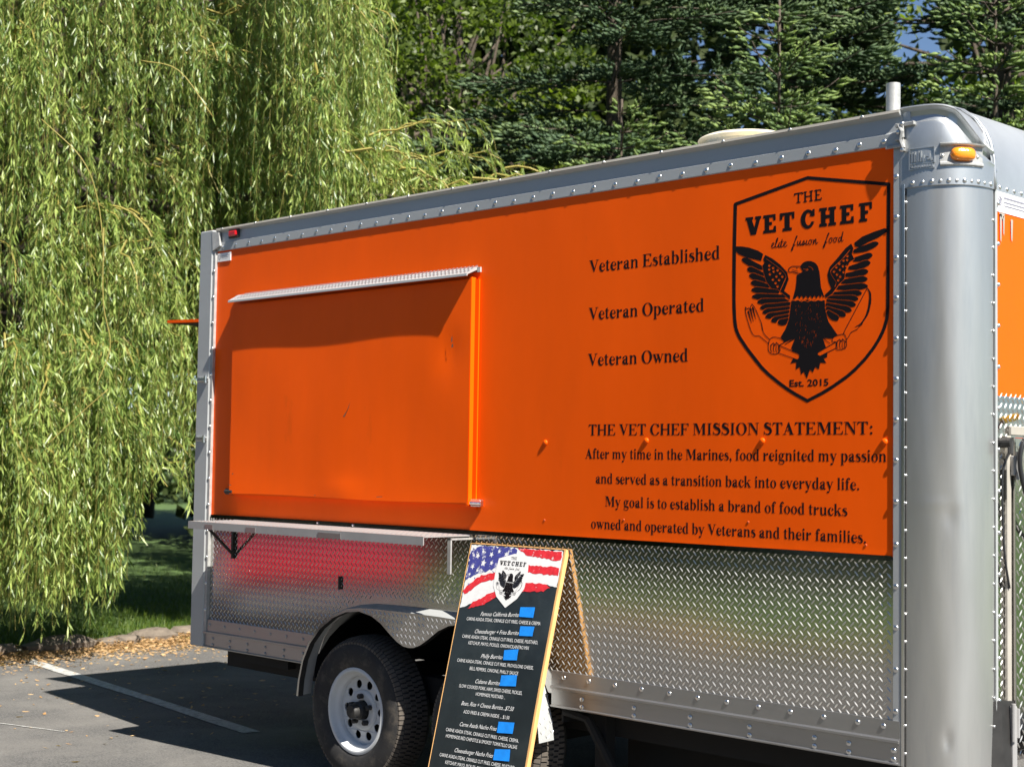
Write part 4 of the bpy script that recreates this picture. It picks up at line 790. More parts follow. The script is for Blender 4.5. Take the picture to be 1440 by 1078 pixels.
# side marker lamp in its recess
th0, th1 = math.radians(28), math.radians(74.5)
rows = []
for j, (dr, zz) in enumerate(((.0065, 2.595), (.014, 2.600), (.014, 2.606), (.0075, 2.612), (.0075, 2.664), (.022, 2.668), (.024, 2.673), (.0065, 2.678))):
    rows.append([(*corner(th0 + (th1 - th0) * k / 12, RC + dr), zz + (.0)) for k in range(13)])
lamp = tp(MB().grid(rows).build('marker_lamp_recess', 'old_white_metal', T))
rows = []
for k in range(17):
    a = k / 16
    th = math.radians(37.5 + 27 * a)
    e = math.sqrt(max(0, 1 - (2 * a - 1) ** 4))
    rows.append([(*corner(th, RC + .009 + .022 * e * math.cos(q) ** .6 if math.cos(q) > 0 else RC + .009), 2.636 + .024 * e * math.sin(q)) for q in [(-PI / 2 + PI * i / 8) for i in range(9)]])
lens = tp(MB().grid(rows).build('marker_lamp_lens', 'amber_lens', T, smooth=True))
for a in (30.5, 68):
    x, y = corner(math.radians(a), RC + .008)
    trv(RVS, [(x, y, 2.632)], rot=math.radians(a), name='screw')

# embossed maker's plate (raised strokes as far as they can be read)
def emb(x0, x1, z0, z1):
    def P(u, z, r):
        th = max(0, (u - (-2.70)) / RC)
        if u < -2.70:
            return (u, -r, z)
        x, y = corner(th, RC + r)
        return (x, y, z)
    V = [P(x0, z0, .0115), P(x1, z0, .0115), P(x1, z1, .0115), P(x0, z1, .0115), P(x0, z0, .0055), P(x1, z0, .0055), P(x1, z1, .0055), P(x0, z1, .0055)]
    return V, [(0, 1, 2, 3), (4, 5, 1, 0), (5, 6, 2, 1), (6, 7, 3, 2), (7, 4, 0, 3)]
m = MB()
for q in ((-2.693, -2.613, 2.664, 2.667), (-2.693, -2.613, 2.609, 2.612), (-2.616, -2.613, 2.609, 2.667), (-2.693, -2.690, 2.592, 2.667), (-2.693, -2.613, 2.590, 2.593)):
    m.add(*emb(*q))
for x in (-2.686, -2.679, -2.668, -2.661):
    m.add(*emb(x, x + .003, 2.617, 2.655))
m.add(*emb(-2.652, -2.649, 2.617, 2.640))
for x, z, w, h in ((-2.642, 2.632, .014, .006), (-2.640, 2.622, .010, .005), (-2.634, 2.626, .005, .018), (-2.626, 2.617, .006, .012)):
    m.add(*emb(x, x + w, z, z + h))
for i in range(8):
    m.add(*emb(-2.688 + i * .0093, -2.683 + i * .0093, 2.596, 2.605))
tp(m.build('embossed_plate', 'cap_aluminium', T))

# exhaust pipe and roof vent
m = MB(); m.tube([(-2.93, .30, 2.80), (-2.93, .30, 3.000)], .027, 20, cap=False); m.tube([(-2.93, .30, 2.80), (-2.93, .30, 3.000)], .024, 20, cap=False)
m.lathe([(.027, 3.000), (.024, 3.000)], (-2.93, .30, 0), 2, 20)
tp(m.build('vent_pipe', 'old_white_metal', T, smooth=True))
m = MB()
m.lathe([(.001, 2.934), (.13, 2.931), (.18, 2.922), (.195, 2.915), (.200, 2.908), (.194, 2.902), (.186, 2.895), (.186, 2.85)], (-3.70, .42, 0), 2, 40)
vd = tp(m.build('roof_vent_fan', 'vent_cream', T, smooth=True)); autosmooth(vd, 40)
m = MB(); m.box(-3.90, -3.50, .22, .62, 2.86, 2.878, .004)
tp(m.build('vent_curb', 'vent_cream', T))

# little red marker lamp, label stickers
m = MB(); m.box(-6.835, -6.765, -.022, -.004, 2.757, 2.787, .006); tp(m.build('red_marker_lamp', 'red_lens', T))
m = MB(); m.box(-6.848, -6.752, -.010, .0, 2.748, 2.795, .003); tp(m.build('marker_lamp_base', 'dark_steel', T))
m = MB(); m.box(-6.955, -6.828, -.0045, -.001, 2.628, 2.675); st = tp(m.build('side_sticker', 'sticker_white', T))
ring = lambda cx, cz, r0, r1, n=18: [[(cx + r * math.cos(2 * PI * k / n), cz + r * math.sin(2 * PI * k / n)) for k in range(n)] for r in (r0, r1)]
tp(sheet('sticker_print', ring(-6.935, 2.652, .014, .010) + [[(-6.912, 2.656), (-6.84, 2.656), (-6.84, 2.660), (-6.912, 2.660)], [(-6.912, 2.648), (-6.85, 2.648), (-6.85, 2.651), (-6.912, 2.651)]], -.006, 'sticker_ink', T))

# ---- serving window cover, drip edge, hinges
m = MB()
rows = []
x0, x1, z0, z1 = -6.742, -4.884, 1.358, 2.374
NX, NZ = 40, 26
for j in range(NZ + 1):
    v = j / NZ
    rows.append([])
    for i in range(NX + 1):
        u = i / NX
        bulge = -.004 * math.sin(PI * u) * math.sin(PI * v) + .0022 * math.sin(u * 9 + 1) * math.sin(v * 6)
        bulge += .006 * math.exp(-((u - .93) / .035) ** 2 - ((v - .68) / .10) ** 2) - .007 * math.exp(-((u - .52) / .07) ** 2 - ((v - .03) / .05) ** 2)
        rows[-1].append((x0 + (x1 - x0) * u, -.036 + bulge, z0 + (z1 - z0) * v + (.004 * math.sin(u * 7) if j == 0 else 0)))
m.grid(rows)
tp(m.build('window_cover', 'orange_paint', T, smooth=True))
m = MB()
m.box(x0 - .001, x1, -.034, -.003, z0 - .004, z0 + .012); m.box(x0 - .004, x0 + .012, -.034, -.003, z0, z1); m.box(x1 - .012, x1 + .003, -.0335, -.003, z0 - .012, z1 + .008)
m.box(x1 + .003, x1 + .028, -.010, -.003, z0 - .03, z1 + .0)
tp(m.build('cover_frame', 'orange_paint', T))
m = MB(); m.box(-6.760, -4.850, -.012, -.002, 2.405, 2.428); m.prism([(-.004, 2.430), (-.012, 2.430), (-.078, 2.393), (-.079, 2.383), (-.073, 2.383), (-.072, 2.390), (-.004, 2.420)], 0, -6.735, -4.868)
tp(m.build('drip_edge', 'rail_aluminium', T))
dsl = Vector((0, -.066, -.037)).normalized()
frd = (Vector((0, -.012, 2.4305)), Vector((1, 0, 0)), -dsl, Vector((0, dsl.z, -dsl.y)))
tp(tread_field('drip_edge_tread', lambda u, v: True, (-6.69, -4.885, -.058, -.005), frd, T, pitch=.026, bar=.021, wid=.006, high=.002, mat='bottom_rail_metal'))
rows = []
m = MB(); m.prism([(-.014, 2.428), (-.016, 2.406), (-.006, 2.404), (-.004, 2.43)], 0, -6.70, -4.866)
tp(m.build('drip_edge_back', 'tread_plate_metal', T))
for x, z in ((-6.765, 1.368), (-4.845, 1.362)):
    m = MB(); m.box(x - .03, x + .035, -.028, -.003, z - .016, z + .016, .004); m.tube([(x - .02, -.03, z), (x + .05, -.03, z)], .010, 10)
    tp(m.build('cover_latch', 'bright_metal' if x > -5 else 'dark_steel', T))
m = MB(); m.add([(-5.777, -.0415, 1.76), (-5.765, -.0415, 1.757), (-5.722, -.0415, 1.832), (-5.735, -.0415, 1.80)], [(0, 1, 2, 3)])
tp(m.build('paint_scratch', 'rust_brown', T))
m = MB()
for (x, z, w, h) in ((-5.001, 2.09, .008, .03), (-4.999, 2.065, .012, .02), (-6.74, 1.40, .03, .006), (-6.71, 1.46, .015, .008), (-5.995, 1.365, .02, .004), (-5.51, 1.37, .05, .005)):
    m.add([(x, -.0425, z), (x + w, -.0425, z + .003), (x + w * .8, -.0425, z + h), (x + w * .1, -.0425, z + h * .7)], [(0, 1, 2, 3)])
tp(m.build('paint_chip', 'rust_brown', T))

# painted rivets on the mission line
RVO = rivet_mesh(.0125, .0078, 'orange_paint')
trv(RVO, [(-4.437, -.001, 1.633), (-3.874, -.001, 1.641), (-3.307, -.001, 1.640), (-2.785, -.001, 1.637)], name='painted_bolt')
RVP = rivet_mesh(.005, .0015, 'orange_paint_faded')
trv(RVP, [(-3.99, -.001, 1.318), (-3.37, -.001, 1.332), (-2.86, -.001, 1.27), (-4.437, -.001, 2.10 - .8)], name='small_screw')

# ---- lettering
YT = -.0006
LN = [('Veteran Established', -4.197, -3.511, 2.350, .052), ('Veteran Operated', -4.197, -3.586, 2.149, .052), ('Veteran Owned', -4.198, -3.664, 1.955, .052),
      ('THE VET CHEF MISSION STATEMENT:', -4.190, -2.828, 1.6635, .046),
      ('After my time in the Marines, food reignited my passion', -4.207, -2.776, 1.566, .042), ('and served as a transition back into everyday life.', -4.147, -2.884, 1.464, .042),
      ("My goal is to establish a brand of food trucks", -4.094, -2.935, 1.370, .042), ('owned and operated by Veterans and their families.', -4.170, -2.856, 1.276, .042)]
for s, a, b, z, c in LN:
    o = tp(serif_line('lettering', s, a, b, z, c, YT, T))
cr = [[(-3.5 + c[i] / 5000, 1.7 + c[i + 1] / 5000) for i in range(0, len(c), 2)] for c in LOGO]
tp(sheet('eagle_crest', cr, YT, 'black_print', T))
tp(text_fit('crest_date', 'Est. 2015', (Vector((0, YT, 0)), Vector((1, 0, 0)), Vector((0, 0, 1))), -3.187, 1.8425, .170, .0255, 'black_print', T, bold=.022))

# ---- fold-down shelf with brackets
YS = -.300
SX0, SX1 = -6.717, -4.878
sh = MB()
sh.box(SX0, SX1, YS, -.012, 1.212, 1.2165)
sh.box(SX0, SX1, YS - .003, YS + .002, 1.178, 1.2165)
shelf = tp(sh.build('serving_shelf', 'shelf_metal', T))
m = MB(); m.prism([(-.005, 1.2185), (-.020, 1.2185), (-.030, 1.205), (-.005, 1.205)], 0, SX0, SX1)
tp(m.build('shelf_hinge', 'bright_metal', T))
m = MB(); m.prism([(-.003, 1.238), (-.009, 1.238), (-.010, 1.220), (-.003, 1.220)], 0, -6.95, -2.755)
tp(m.build('panel_joint_strip', 'tread_plate_metal', T))
frs = (Vector((0, 0, 1.2165)), Vector((1, 0, 0)), Vector((0, 1, 0)), Vector((0, 0, 1)))
tp(tread_field('shelf_tread', lambda u, v: True, (SX0 + .02, SX1 - .02, YS + .02, -.04), frs, T, pitch=.033))
for x0_, x1_ in ((-6.56, -6.49), (-6.20, -6.12), (-5.62, -5.45)):
    m = MB(); m.box(x0_, x1_, YS - .005, YS - .0031, 1.180, 1.205)
    tp(m.build('shelf_edge_patch', 'bottom_rail_metal', T))
m = MB()
m.tube([(-6.735, -.20, 1.205), (-6.735, -.01, 1.035)], .008, 6); m.tube([(-6.735, -.20, 1.205), (-6.735, -.012, 1.205)], .006, 6); m.box(-6.745, -6.728, -.012, .002, 1.01, 1.21)
tp(m.build('shelf_bracket', 'dark_steel', T))
m = MB(); m.box(-4.90, -4.875, -.14, -.132, 1.045, 1.205, .002); m.box(-4.90, -4.875, -.14, -.005, 1.197, 1.205)
tp(m.build('shelf_leg', 'old_white_metal', T))
m = MB(); m.box(-5.829, -5.817, -.010, .004, .908, .972, .002); tp(m.build('panel_catch', 'dark_steel', T))
trv(RVS, [(x, -.012, 1.228) for x in (-6.0, -5.72)], name='screw')

# ---- fenders
YF = -.092
outer = [(-6.035, .372), (-6.024, .45), (-5.995, .555), (-5.945, .645), (-5.87, .725), (-5.77, .790), (-5.66, .829), (-5.55, .843), (-5.40, .847)]
outer = outer + [(-5.20, .848)] + [(-10.40 - x, z) for x, z in outer[::-1]]
inner = []
for cx, sgn in ((-5.64, 1), (-4.76, -1)):
    q = [(-.380, .372), (-.372, .45), (-.345, .55), (-.295, .638), (-.22, .715), (-.12, .778), (-.02, .815), (.08, .826), (.17, .812), (.24, .783), (.31, .737), (.36, .708), (.405, .692), (.436, .689)]
    q = [(cx + sgn * a, b) for a, b in q]
    inner += q if sgn == 1 else q[::-1]
face = outer + inner[::-1]
fo = tp(sheet('fender', [face], YF, 'tread_plate_metal', T, depth=.003))
m = MB()
sh_r, n = [], len(outer)
def rim_pts(path, ya, yb):
    return [[(x, ya, z) for x, z in path], [(x, yb, z) for x, z in path]]
rows = [[(x, YF, z) for x, z in outer], [(x + (0.0), YF + .006, z + .005 if .4 < z else z) for x, z in outer], [(x, .0, z + (.016 if z > .6 else .004)) for x, z in outer]]
m.grid(rows)
tp(m.build('fender_top', 'rail_aluminium', T, smooth=True))
m = MB(); m.grid([[(x, YF, z) for x, z in inner], [(x, YF + .03, z) for x, z in inner]])
tp(m.build('fender_return', 'dark_steel', T))
from mathutils.geometry import intersect_point_line
def in_poly(px, py, P):
    c = False
    for i in range(len(P)):
        xa, ya = P[i]; xb, yb = P[i - 1]
        if (ya > py) != (yb > py) and px < (xb - xa) * (py - ya) / (yb - ya) + xa:
            c = not c
    return c
def in_face(u, v):
    return all(in_poly(u + a, v + b, face) for a, b in ((.008, .008), (-.008, .008), (.008, -.008), (-.008, -.008)))
frf = (Vector((0, YF - .0015, 0)), Vector((1, 0, 0)), Vector((0, 0, 1)), Vector((0, -1, 0)))
tp(tread_field('fender_tread', in_face, (-6.03, -4.36, .38, .84), frf, T, pitch=.030, bar=.024))
# treads on the outside of the right hand leg, facing the front
m = MB()
for s in (1,):
    prof = [(x, z) for x, z in outer if x > -4.47]
    for (xa, za), (xb, zb) in zip(prof, prof[1:]):
        d = Vector((xb - xa, 0, zb - za)); L = d.length; d.normalize()
        nn = Vector((-d.z, 0, d.x)) * 1.0
        if nn.x < 0: nn = -nn
        k = max(1, int(L / .03))
        for i in range(k):
            for j, yy in enumerate((-.075, -.045, -.015)):
                c = Vector((xa, yy, za)) + d * (L * (i + .5 * (j % 2)) / k) + nn * .0005
                for sg in (1, -1):
                    t = (d * .8 + Vector((0, sg * .6, 0))).normalized() * .011; w = t.cross(nn).normalized() * .0025
                    c2 = c + (Vector((0, .015, 0)) if sg < 0 else Vector((0, 0, 0)))
                    m.add([c2 - t, c2 + w, c2 + t, c2 - w, c2 + nn * .002], [(0, 1, 4), (1, 2, 4), (2, 3, 4), (3, 0, 4)])
tp(m.build('fender_leg_tread', 'tread_bar_metal', T, kind='stuff'))
# wheel well
m = MB()
m.box(-6.05, -4.35, .03, .48, .87, .89); m.box(-6.06, -6.05, .03, .5, .45, .88); m.box(-4.35, -4.34, .03, .5, .45, .88)
tp(m.build('wheel_well', 'underbody', T))
# chassis underneath
m = MB()
m.box(-7.0, -2.6, .16, .24, .40, .52); m.box(-7.0, -2.6, 2.1, 2.2, .40, .52)
for x in np.arange(-6.9, -2.6, .55):
    m.box(x, x + .05, .24, 2.1, .44, .52)
m.box(-5.7, -5.58, .2, 2.2, .28, .38); m.box(-4.82, -4.70, .2, 2.2, .28, .38)
m.box(-6.78, -6.30, .05, .14, .46, .52); m.box(-6.60, -6.2, .10, .5, .42, .50)
m.box(-4.25, -3.3, .35, .9, .22, .42); m.box(-4.22, -4.16, .10, .16, .18, .52)
tp(m.build('chassis', 'underbody', T))
m = MB(); m.tube([(-4.33, .03, .50), (-4.22, .05, .48), (-4.17, .09, .36), (-4.12, .12, .25)], .022, 8)
tp(m.build('splash_guard', 'underbody', T))

# wheels
def wheel(cx, cz, first):
    w = bpy.data.objects.new('wheel', None); link(w, T)
    w.location = base @ Vector((cx, .06, cz)); w.empty_display_size = .1
    return w
RT, RR, WD = .352, .205, .205
tyre = MB()
prof = [(RR - .004, -.088), (RR + .004, -.098), (RR + .02, -.104), (.25, -.110), (.285, -.110), (.315, -.103), (.332, -.092), (.343, -.078), (.349, -.05), (.352, 0), (.349, .05), (.343, .078), (.315, .103), (.25, .11), (RR, .09)]
tyre.lathe(prof, (0, 0, 0), 1, 72)
tyre_me = tyre.build('tyre', 'rubber', None, smooth=True).data
tb = MB()                                    # tread blocks and shoulder lugs
NTB = 92
for k in range(NTB):
    a0 = 2 * PI * k / NTB
    for (ya, yb, r0, r1, sh_, ln) in ((-.101, -.080, .327, .343, 0, .72), (-.076, -.048, .345, .354, .35, .66), (-.043, -.016, .350, .3575, .7, .62), (-.011, .014, .352, .358, .2, .66), (.02, .05, .35, .357, .5, .64)):
        a = a0 + sh_ * 2 * PI / NTB
        b = a + ln * 2 * PI / NTB
        c, s, c2, s2 = math.cos(a), math.sin(a), math.cos(b), math.sin(b)
        ra, rb = r0 + .001, r1 + .001 if ya > -.09 else r1 + .001
        V = [(c * ra, ya, s * ra), (c2 * ra, ya, s2 * ra), (c2 * rb, yb, s2 * rb), (c * rb, yb, s * rb)]
        V += [(x * .965, y, z * .965) for x, y, z in V]
        tb.add(V, [(0, 1, 2, 3), (0, 4, 5, 1), (1, 5, 6, 2), (2, 6, 7, 3), (3, 7, 4, 0)])
tb_me = tb.build('tyre_tread', 'rubber_tread', None).data
rim = MB()
rim.lathe([(.207, -.088), (.2075, -.098), (.200, -.102), (.190, -.100), (.186, -.092), (.184, -.078), (.180, -.070), (.168, -.066), (.164, -.060), (.163, -.03), (.168, -.01)], (0, 0, 0), 1, 64)
rim_me = autosmooth(rim.build('rim', 'wheel_white', None), 50).data
# dish with ten round holes
cir = lambda cx, cz, r, n=20: [(cx + r * math.cos(2 * PI * k / n), cz + r * math.sin(2 * PI * k / n)) for k in range(n)]
loops = [cir(0, 0, .163, 64), cir(0, 0, .045, 32)] + [cir(.127 * math.cos(math.radians(36 * k)), .127 * math.sin(math.radians(36 * k)), .0205) for k in range(10)]
dv, df = fill(loops, .004)
V = []
for a, b, c in dv:
    r = math.hypot(a, b)
    yy = -.040 - .016 * math.exp(-((r - .085) / .02) ** 2) + (.0 if r > .09 else .004)
    V.append((a, yy - c, b))
dish_me = mesh_obj('dish', V, df, 'wheel_white').data
bp = MB(); bp.lathe([(.098, -.042), (.096, -.050), (.086, -.056), (.072, -.054), (.050, -.052)], (0, 0, 0), 1, 40)
bell_me = bp.build('hub_flange', 'wheel_white', None, smooth=True).data
hb = MB(); hb.lathe([(.043, -.04), (.043, -.085), (.036, -.092), (.036, -.118), (.030, -.126), (.012, -.128), (.0005, -.128)], (0, 0, 0), 1, 28)
hub_me = autosmooth(hb.build('hub_cap', 'dark_steel', None), 40).data
nb = MB(); nb.lathe([(.013, 0), (.013, -.028), (.009, -.032), (.0003, -.032)], (0, 0, 0), 1, 6)
nut_me = nb.build('lug_nut', 'dark_steel', None).data
drum = MB(); drum.lathe([(.15, .0), (.15, .06), (.001, .06)], (0, 0, 0), 1, 32); drum.lathe([(.001, .0), (.15, 0)], (0, 0, 0), 1, 32)
drum_me = drum.build('brake_drum', 'underbody', None, smooth=True).data
for o in [o for o in COL.objects if o.name in ('tyre', 'tyre_tread', 'rim', 'dish', 'hub_flange', 'hub_cap', 'lug_nut', 'brake_drum')]:
    bpy.data.objects.remove(o)
for cx in (-5.642, -4.762):
    w = wheel(cx, .340, cx < -5)
    for nm, me in (('tyre', tyre_me), ('tyre_tread', tb_me), ('rim', rim_me), ('dish', dish_me), ('hub_flange', bell_me), ('hub_cap', hub_me), ('brake_drum', drum_me)):
        o = bpy.data.objects.new(nm, me); link(o, w)
        if nm == 'tyre_tread':
            o['kind'] = 'stuff'
    for k in range(5):
        o = bpy.data.objects.new('lug_nut', nut_me); link(o, w)
        a = math.radians(72 * k + 18)
        o.location = (.068 * math.cos(a), -.05, .068 * math.sin(a))

# ---- rear awning flap and rear shelf end (stick out behind the trailer)
m = MB(); m.add([(-7.10, .40, 2.345), (-8.09, .40, 2.385), (-8.09, 1.9, 2.385), (-7.10, 1.9, 2.345), (-7.10, .40, 2.367), (-8.09, .40, 2.403), (-8.09, 1.9, 2.403), (-7.10, 1.9, 2.367)],
                [(3, 2, 1, 0), (4, 5, 6, 7), (0, 1, 5, 4), (1, 2, 6, 5), (2, 3, 7, 6), (3, 0, 4, 7)])
tp(m.build('rear_awning_flap', 'orange_paint', T))
m = MB(); m.add([(-7.11, .41, 2.342), (-8.085, .405, 2.381), (-8.085, 1.9, 2.381), (-7.11, 1.9, 2.342)], [(0, 1, 2, 3)])
tp(m.build('awning_underside', 'underbody', T))  # near-black sheet just below the flap, makes its underside dark

# ---- front wall
XF = -2.484
frx = (Vector((XF, 0, 0)), Vector((0, 1, 0)), Vector((0, 0, 1)))
m = MB(); m.box(XF - .02, XF, .235, YW, 1.805, 2.54)
tp(m.build('front_panel', 'orange_paint', T))
m = MB(); m.box(XF, XF + .0025, .238, 1.15, 2.457, 2.531)
tp(m.build('front_sticker', 'sticker_white', T))
FX = XF + .004
tp(sheet('front_sticker_print', ring(.262, 2.497, .0165, .012) + [[(.256, 2.489), (.268, 2.489), (.268, 2.505), (.256, 2.505)]] +
         [[(.292, a), (.292 + L_, a), (.292 + L_, a + h), (.292, a + h)] for a, L_, h in ((2.508, .30, .006), (2.493, .24, .005), (2.481, .28, .004))], 0, 'sticker_ink', T,
         frame=(Vector((FX, 0, 0)), Vector((0, 1, 0)), Vector((0, 0, 1)))))
m = MB()
for (y, z, w, h) in ((.262, 2.36, .012, .09), (.262, 2.442, .035, .012), (.285, 2.385, .010, .06), (.345, 2.37, .013, .07), (.60, 2.36, .012, .08)):
    m.add([(FX, y, z), (FX, y + w * .6, z - .01), (FX, y + w, z + h), (FX, y - w * .2, z + h)], [(0, 1, 2, 3)])
tp(m.build('flaked_letter', 'gasket_grey', T))
m = MB(); m.box(XF - .012, XF - .001, .235, YW, .52, 1.805)
tp(m.build('front_tread_panel', 'tread_plate_metal', T))
frF = (Vector((XF - .001, 0, 0)), Vector((0, 1, 0)), Vector((0, 0, 1)), Vector((1, 0, 0)))
tp(tread_field('front_tread', lambda u, v: not (u > .335 and .60 < v < 1.70), (.255, 1.1, .53, 1.80), frF, T, pitch=.036, bar=.028))
m = MB(); m.box(XF - .01, XF + .006, .222, .236, .52, 2.54, .001)
tp(m.build('front_seam_trim', 'rail_aluminium', T))
for z in np.arange(.60, 2.5, .145):
    trv(RV2, [(XF + .006, .242, float(z))], rot=PI / 2)
for z in np.arange(.56, 2.5, .098):
    trv(RVS, [(XF + .0005, .214, float(z))], rot=PI / 2)
trv(RV2, [(XF + .002, .262 + .055 * k, 2.545) for k in range(8)], rot=PI / 2)
# side door in the front wall: frame, leaf, hinges
m = MB(); m.box(XF, XF + .012, .295, .325, .60, 1.665, .002); m.box(XF, XF + .012, .326, 1.2, 1.668, 1.70, .002)
tp(m.build('hatch_frame', 'gasket_grey', T))
m = MB(); m.box(XF, XF + .022, .334, 1.2, .56, 1.66, .003)
dl = tp(m.build('hatch_door', 'tread_plate_metal', T))
frD = (Vector((XF + .022, 0, 0)), Vector((0, 1, 0)), Vector((0, 0, 1)), Vector((1, 0, 0)))
tp(tread_field('hatch_door_tread', lambda u, v: True, (.352, 1.1, .58, 1.64), frD, T, pitch=.040, bar=.032, wid=.007, high=.002))
for z in (1.56, .66):
    m = MB(); m.box(XF + .012, XF + .028, .315, .352, z - .035, z + .035, .003); m.tube([(XF + .03, .333, z - .05), (XF + .03, .333, z + .05)], .007, 8)
    tp(m.build('hatch_hinge', 'shelf_metal', T))
m = MB(); m.tube([(XF + .004, .262, 1.640), (XF + .045, .262, 1.640)], .018, 14); m.tube([(XF + .04, .262, 1.645), (XF + .042, .256, 1.60)], .011, 8)
tp(m.build('twist_latch', 'dark_steel', T))
m = MB()
m.tube(spline([(XF + .08, .52, 1.735), (XF + .075, .43, 1.715), (XF + .06, .345, 1.665), (XF + .05, .315, 1.60), (XF + .05, .325, 1.52), (XF + .06, .37, 1.42), (XF + .07, .44, 1.34), (XF + .08, .56, 1.28)], 6), .0085, 8)
m.tube(spline([(XF + .03, .300, 1.625), (XF + .015, .275, 1.575), (XF + .01, .262, 1.52), (XF + .012, .258, 1.38), (XF + .014, .270, 1.24), (XF + .016, .300, 1.13)], 6), .004, 6)
tp(m.build('power_cable', 'black_rubber_hose', T, smooth=True))
m = MB(); m.tube([(XF + .08, .435, 1.722), (XF + .08, .56, 1.742)], .013, 10); tp(m.build('cable_plug', 'yellow_plastic', T))
m = MB(); m.box(XF + .004, XF + .010, .286, .294, 1.44, 1.545); tp(m.build('slot_strip', 'dark_steel', T))
m = MB()
m.add([(-2.560, .06, .50), (-2.46, .24, .50), (-2.46, .34, .50), (-2.47, .34, .735), (-2.47, .24, .745), (-2.545, .09, .740), (-2.57, .20, .50), (-2.57, .20, .74)],
      [(0, 1, 4, 5), (1, 2, 3, 4), (5, 4, 7), (4, 3, 7)])
tp(m.build('step_guard', 'dark_steel', T))
m = MB(); m.box(XF, XF + .03, .30, .33, .50, .72, .004); m.tube([(XF + .03, .30, .60), (XF + .03, .30, .73)], .008); tp(m.build('jack_bracket', 'shelf_metal', T))
m = MB(); m.box(-2.70, -1.2, 1.0, 1.4, .42, .52); tp(m.build('tongue', 'dark_steel', T))
# far side wall of the trailer
m = MB(); m.box(-7.0, -2.7, YW - .02, YW, .52, 2.81); tp(m.build('far_wall', 'roof_aluminium', T))

# ================================================================== MENU BOARD
BL = thing('menu_board', 'black chalkboard style food menu with flag and crest, leaning on the trailer beside the wheels', 'menu board', (-4.586, -.29, 0.0))
binv = BL.matrix_world.inverted()
def bb(o):
    o.matrix_parent_inverse = binv
    return o
O = Vector((-4.877, -.014, 1.182)); UX = Vector((1, 0, 0)); TV = Vector((0, -.245, -1)).normalized(); NB = Vector((0, -1, .245)).normalized()
BW, BH = .582, 1.185
def bend(u, v):
    return .007 * math.sin(v * 2.6) * (u / BW)
def BP(u, v, h=0.0):
    return O + UX * u + TV * v + NB * (h + bend(u, v))
def slab_uv(u0, u1, v0, v1, h0, h1, nv=14):
    m = MB()
    A = [[BP(u0, v0 + (v1 - v0) * i / nv, h1), BP(u1, v0 + (v1 - v0) * i / nv, h1), BP(u1, v0 + (v1 - v0) * i / nv, h0), BP(u0, v0 + (v1 - v0) * i / nv, h0)] for i in range(nv + 1)]
    A = [r + [r[0]] for r in A]
    m.grid(A)
    m.add(A[0][:4], [(0, 1, 2, 3)]); m.add(A[-1][:4], [(3, 2, 1, 0)])
    return m
bb(slab_uv(.0025, BW - .010, .003, BH, -.010, 0.0).build('board_face', 'chalk_black', BL, smooth=False))
for (a, b, c, d) in ((BW - .010, BW + .001, 0, BH), (0, BW - .0102, 0, .003), (0, .0025, 0.0031, BH)):
    bb(slab_uv(a, b, c, d, -.020 if a > .5 else -.014, .0015).build('wooden_edge', 'pine_wood', BL))
bb(slab_uv(.01, BW - .011, .008, BH, -.020, -.0102).build('board_back', 'pine_wood', BL))
def bshape(name, loops, mat, h):
    v, f = fill([[(a, -b) for a, b in lp] for lp in loops])
    # follow the slight bend of the board
    V = [BP(float(a), float(-b), h) for a, b, c in v]
    return bb(mesh_obj(name, V, f, mat, BL))
rj = random.Random(3)
def rough(P, amp=.004, step=.012):
    out = []
    for i in range(len(P)):
        a, b = Vector(P[i]), Vector(P[(i + 1) % len(P)])
        n = max(1, int((b - a).length / step))
        for k in range(n):
            q = a.lerp(b, k / n)
            out.append((min(BW - .0115, max(.0065, q.x + rj.uniform(-amp, amp))), max(.0065, q.y + rj.uniform(-amp, amp))))
    return out
bshape('flag_white', [rough([(.008, .008), (.570, .008), (.570, .165), (.50, .155), (.39, .165), (.36, .20), (.22, .20), (.12, .255), (.010, .292)], .003)], 'print_white', .0008)
for P in ([(.297, .010), (.565, .010), (.565, .050), (.505, .050), (.44, .042), (.365, .040)], [(.37, .080), (.565, .078), (.565, .112), (.479, .113), (.37, .111)],
          [(.375, .156), (.509, .153), (.530, .167), (.496, .186), (.375, .196)], [(.008, .219), (.03, .19), (.106, .141), (.20, .122), (.20, .150), (.114, .172), (.025, .232)],
          [(.060, .295), (.082, .262), (.208, .205), (.224, .227), (.157, .270)]):
    bshape('flag_red_stripe', [rough(P, .0035)], 'print_red', .0014)
star = lambda cx, cy, r, a0=0: [(cx + (r if k % 2 == 0 else r * .42) * math.sin(a0 + PI * k / 5), cy - (r if k % 2 == 0 else r * .42) * math.cos(a0 + PI * k / 5)) for k in range(10)]
stars = [star(.06, .055, .017, .3), star(.105, .085, .019, .1), star(.145, .045, .016, .4), star(.19, .028, .013), star(.235, .040, .014, .2), star(.04, .105, .015, .5), star(.09, .035, .012, .1),
         star(.155, .082, .014, .2), star(.075, .12, .012), star(.03, .14, .010, .4)]
bshape('flag_blue', [rough([(.012, .040), (.072, .012), (.285, .009), (.300, .035), (.200, .062), (.200, .103), (.10, .128), (.012, .170)], .006)] + stars, 'print_blue', .0014)
bshape('flag_blue_flecks', [rough([(x, y), (x + .012, y + .004), (x + .008, y + .012)], .003, .006) for x, y in ((.02, .02), (.04, .028), (.03, .18), (.21, .11), (.22, .07), (.06, .15), (.17, .115))], 'print_blue', .0015)
SH = [(.196, .060), (.289, .034), (.378, .050), (.388, .12), (.383, .182), (.352, .228), (.291, .272), (.225, .228), (.193, .182), (.190, .12)]
bshape('crest_shield', [SH], 'sticker_white', .0020)
cs = .19 / .66
mini = []
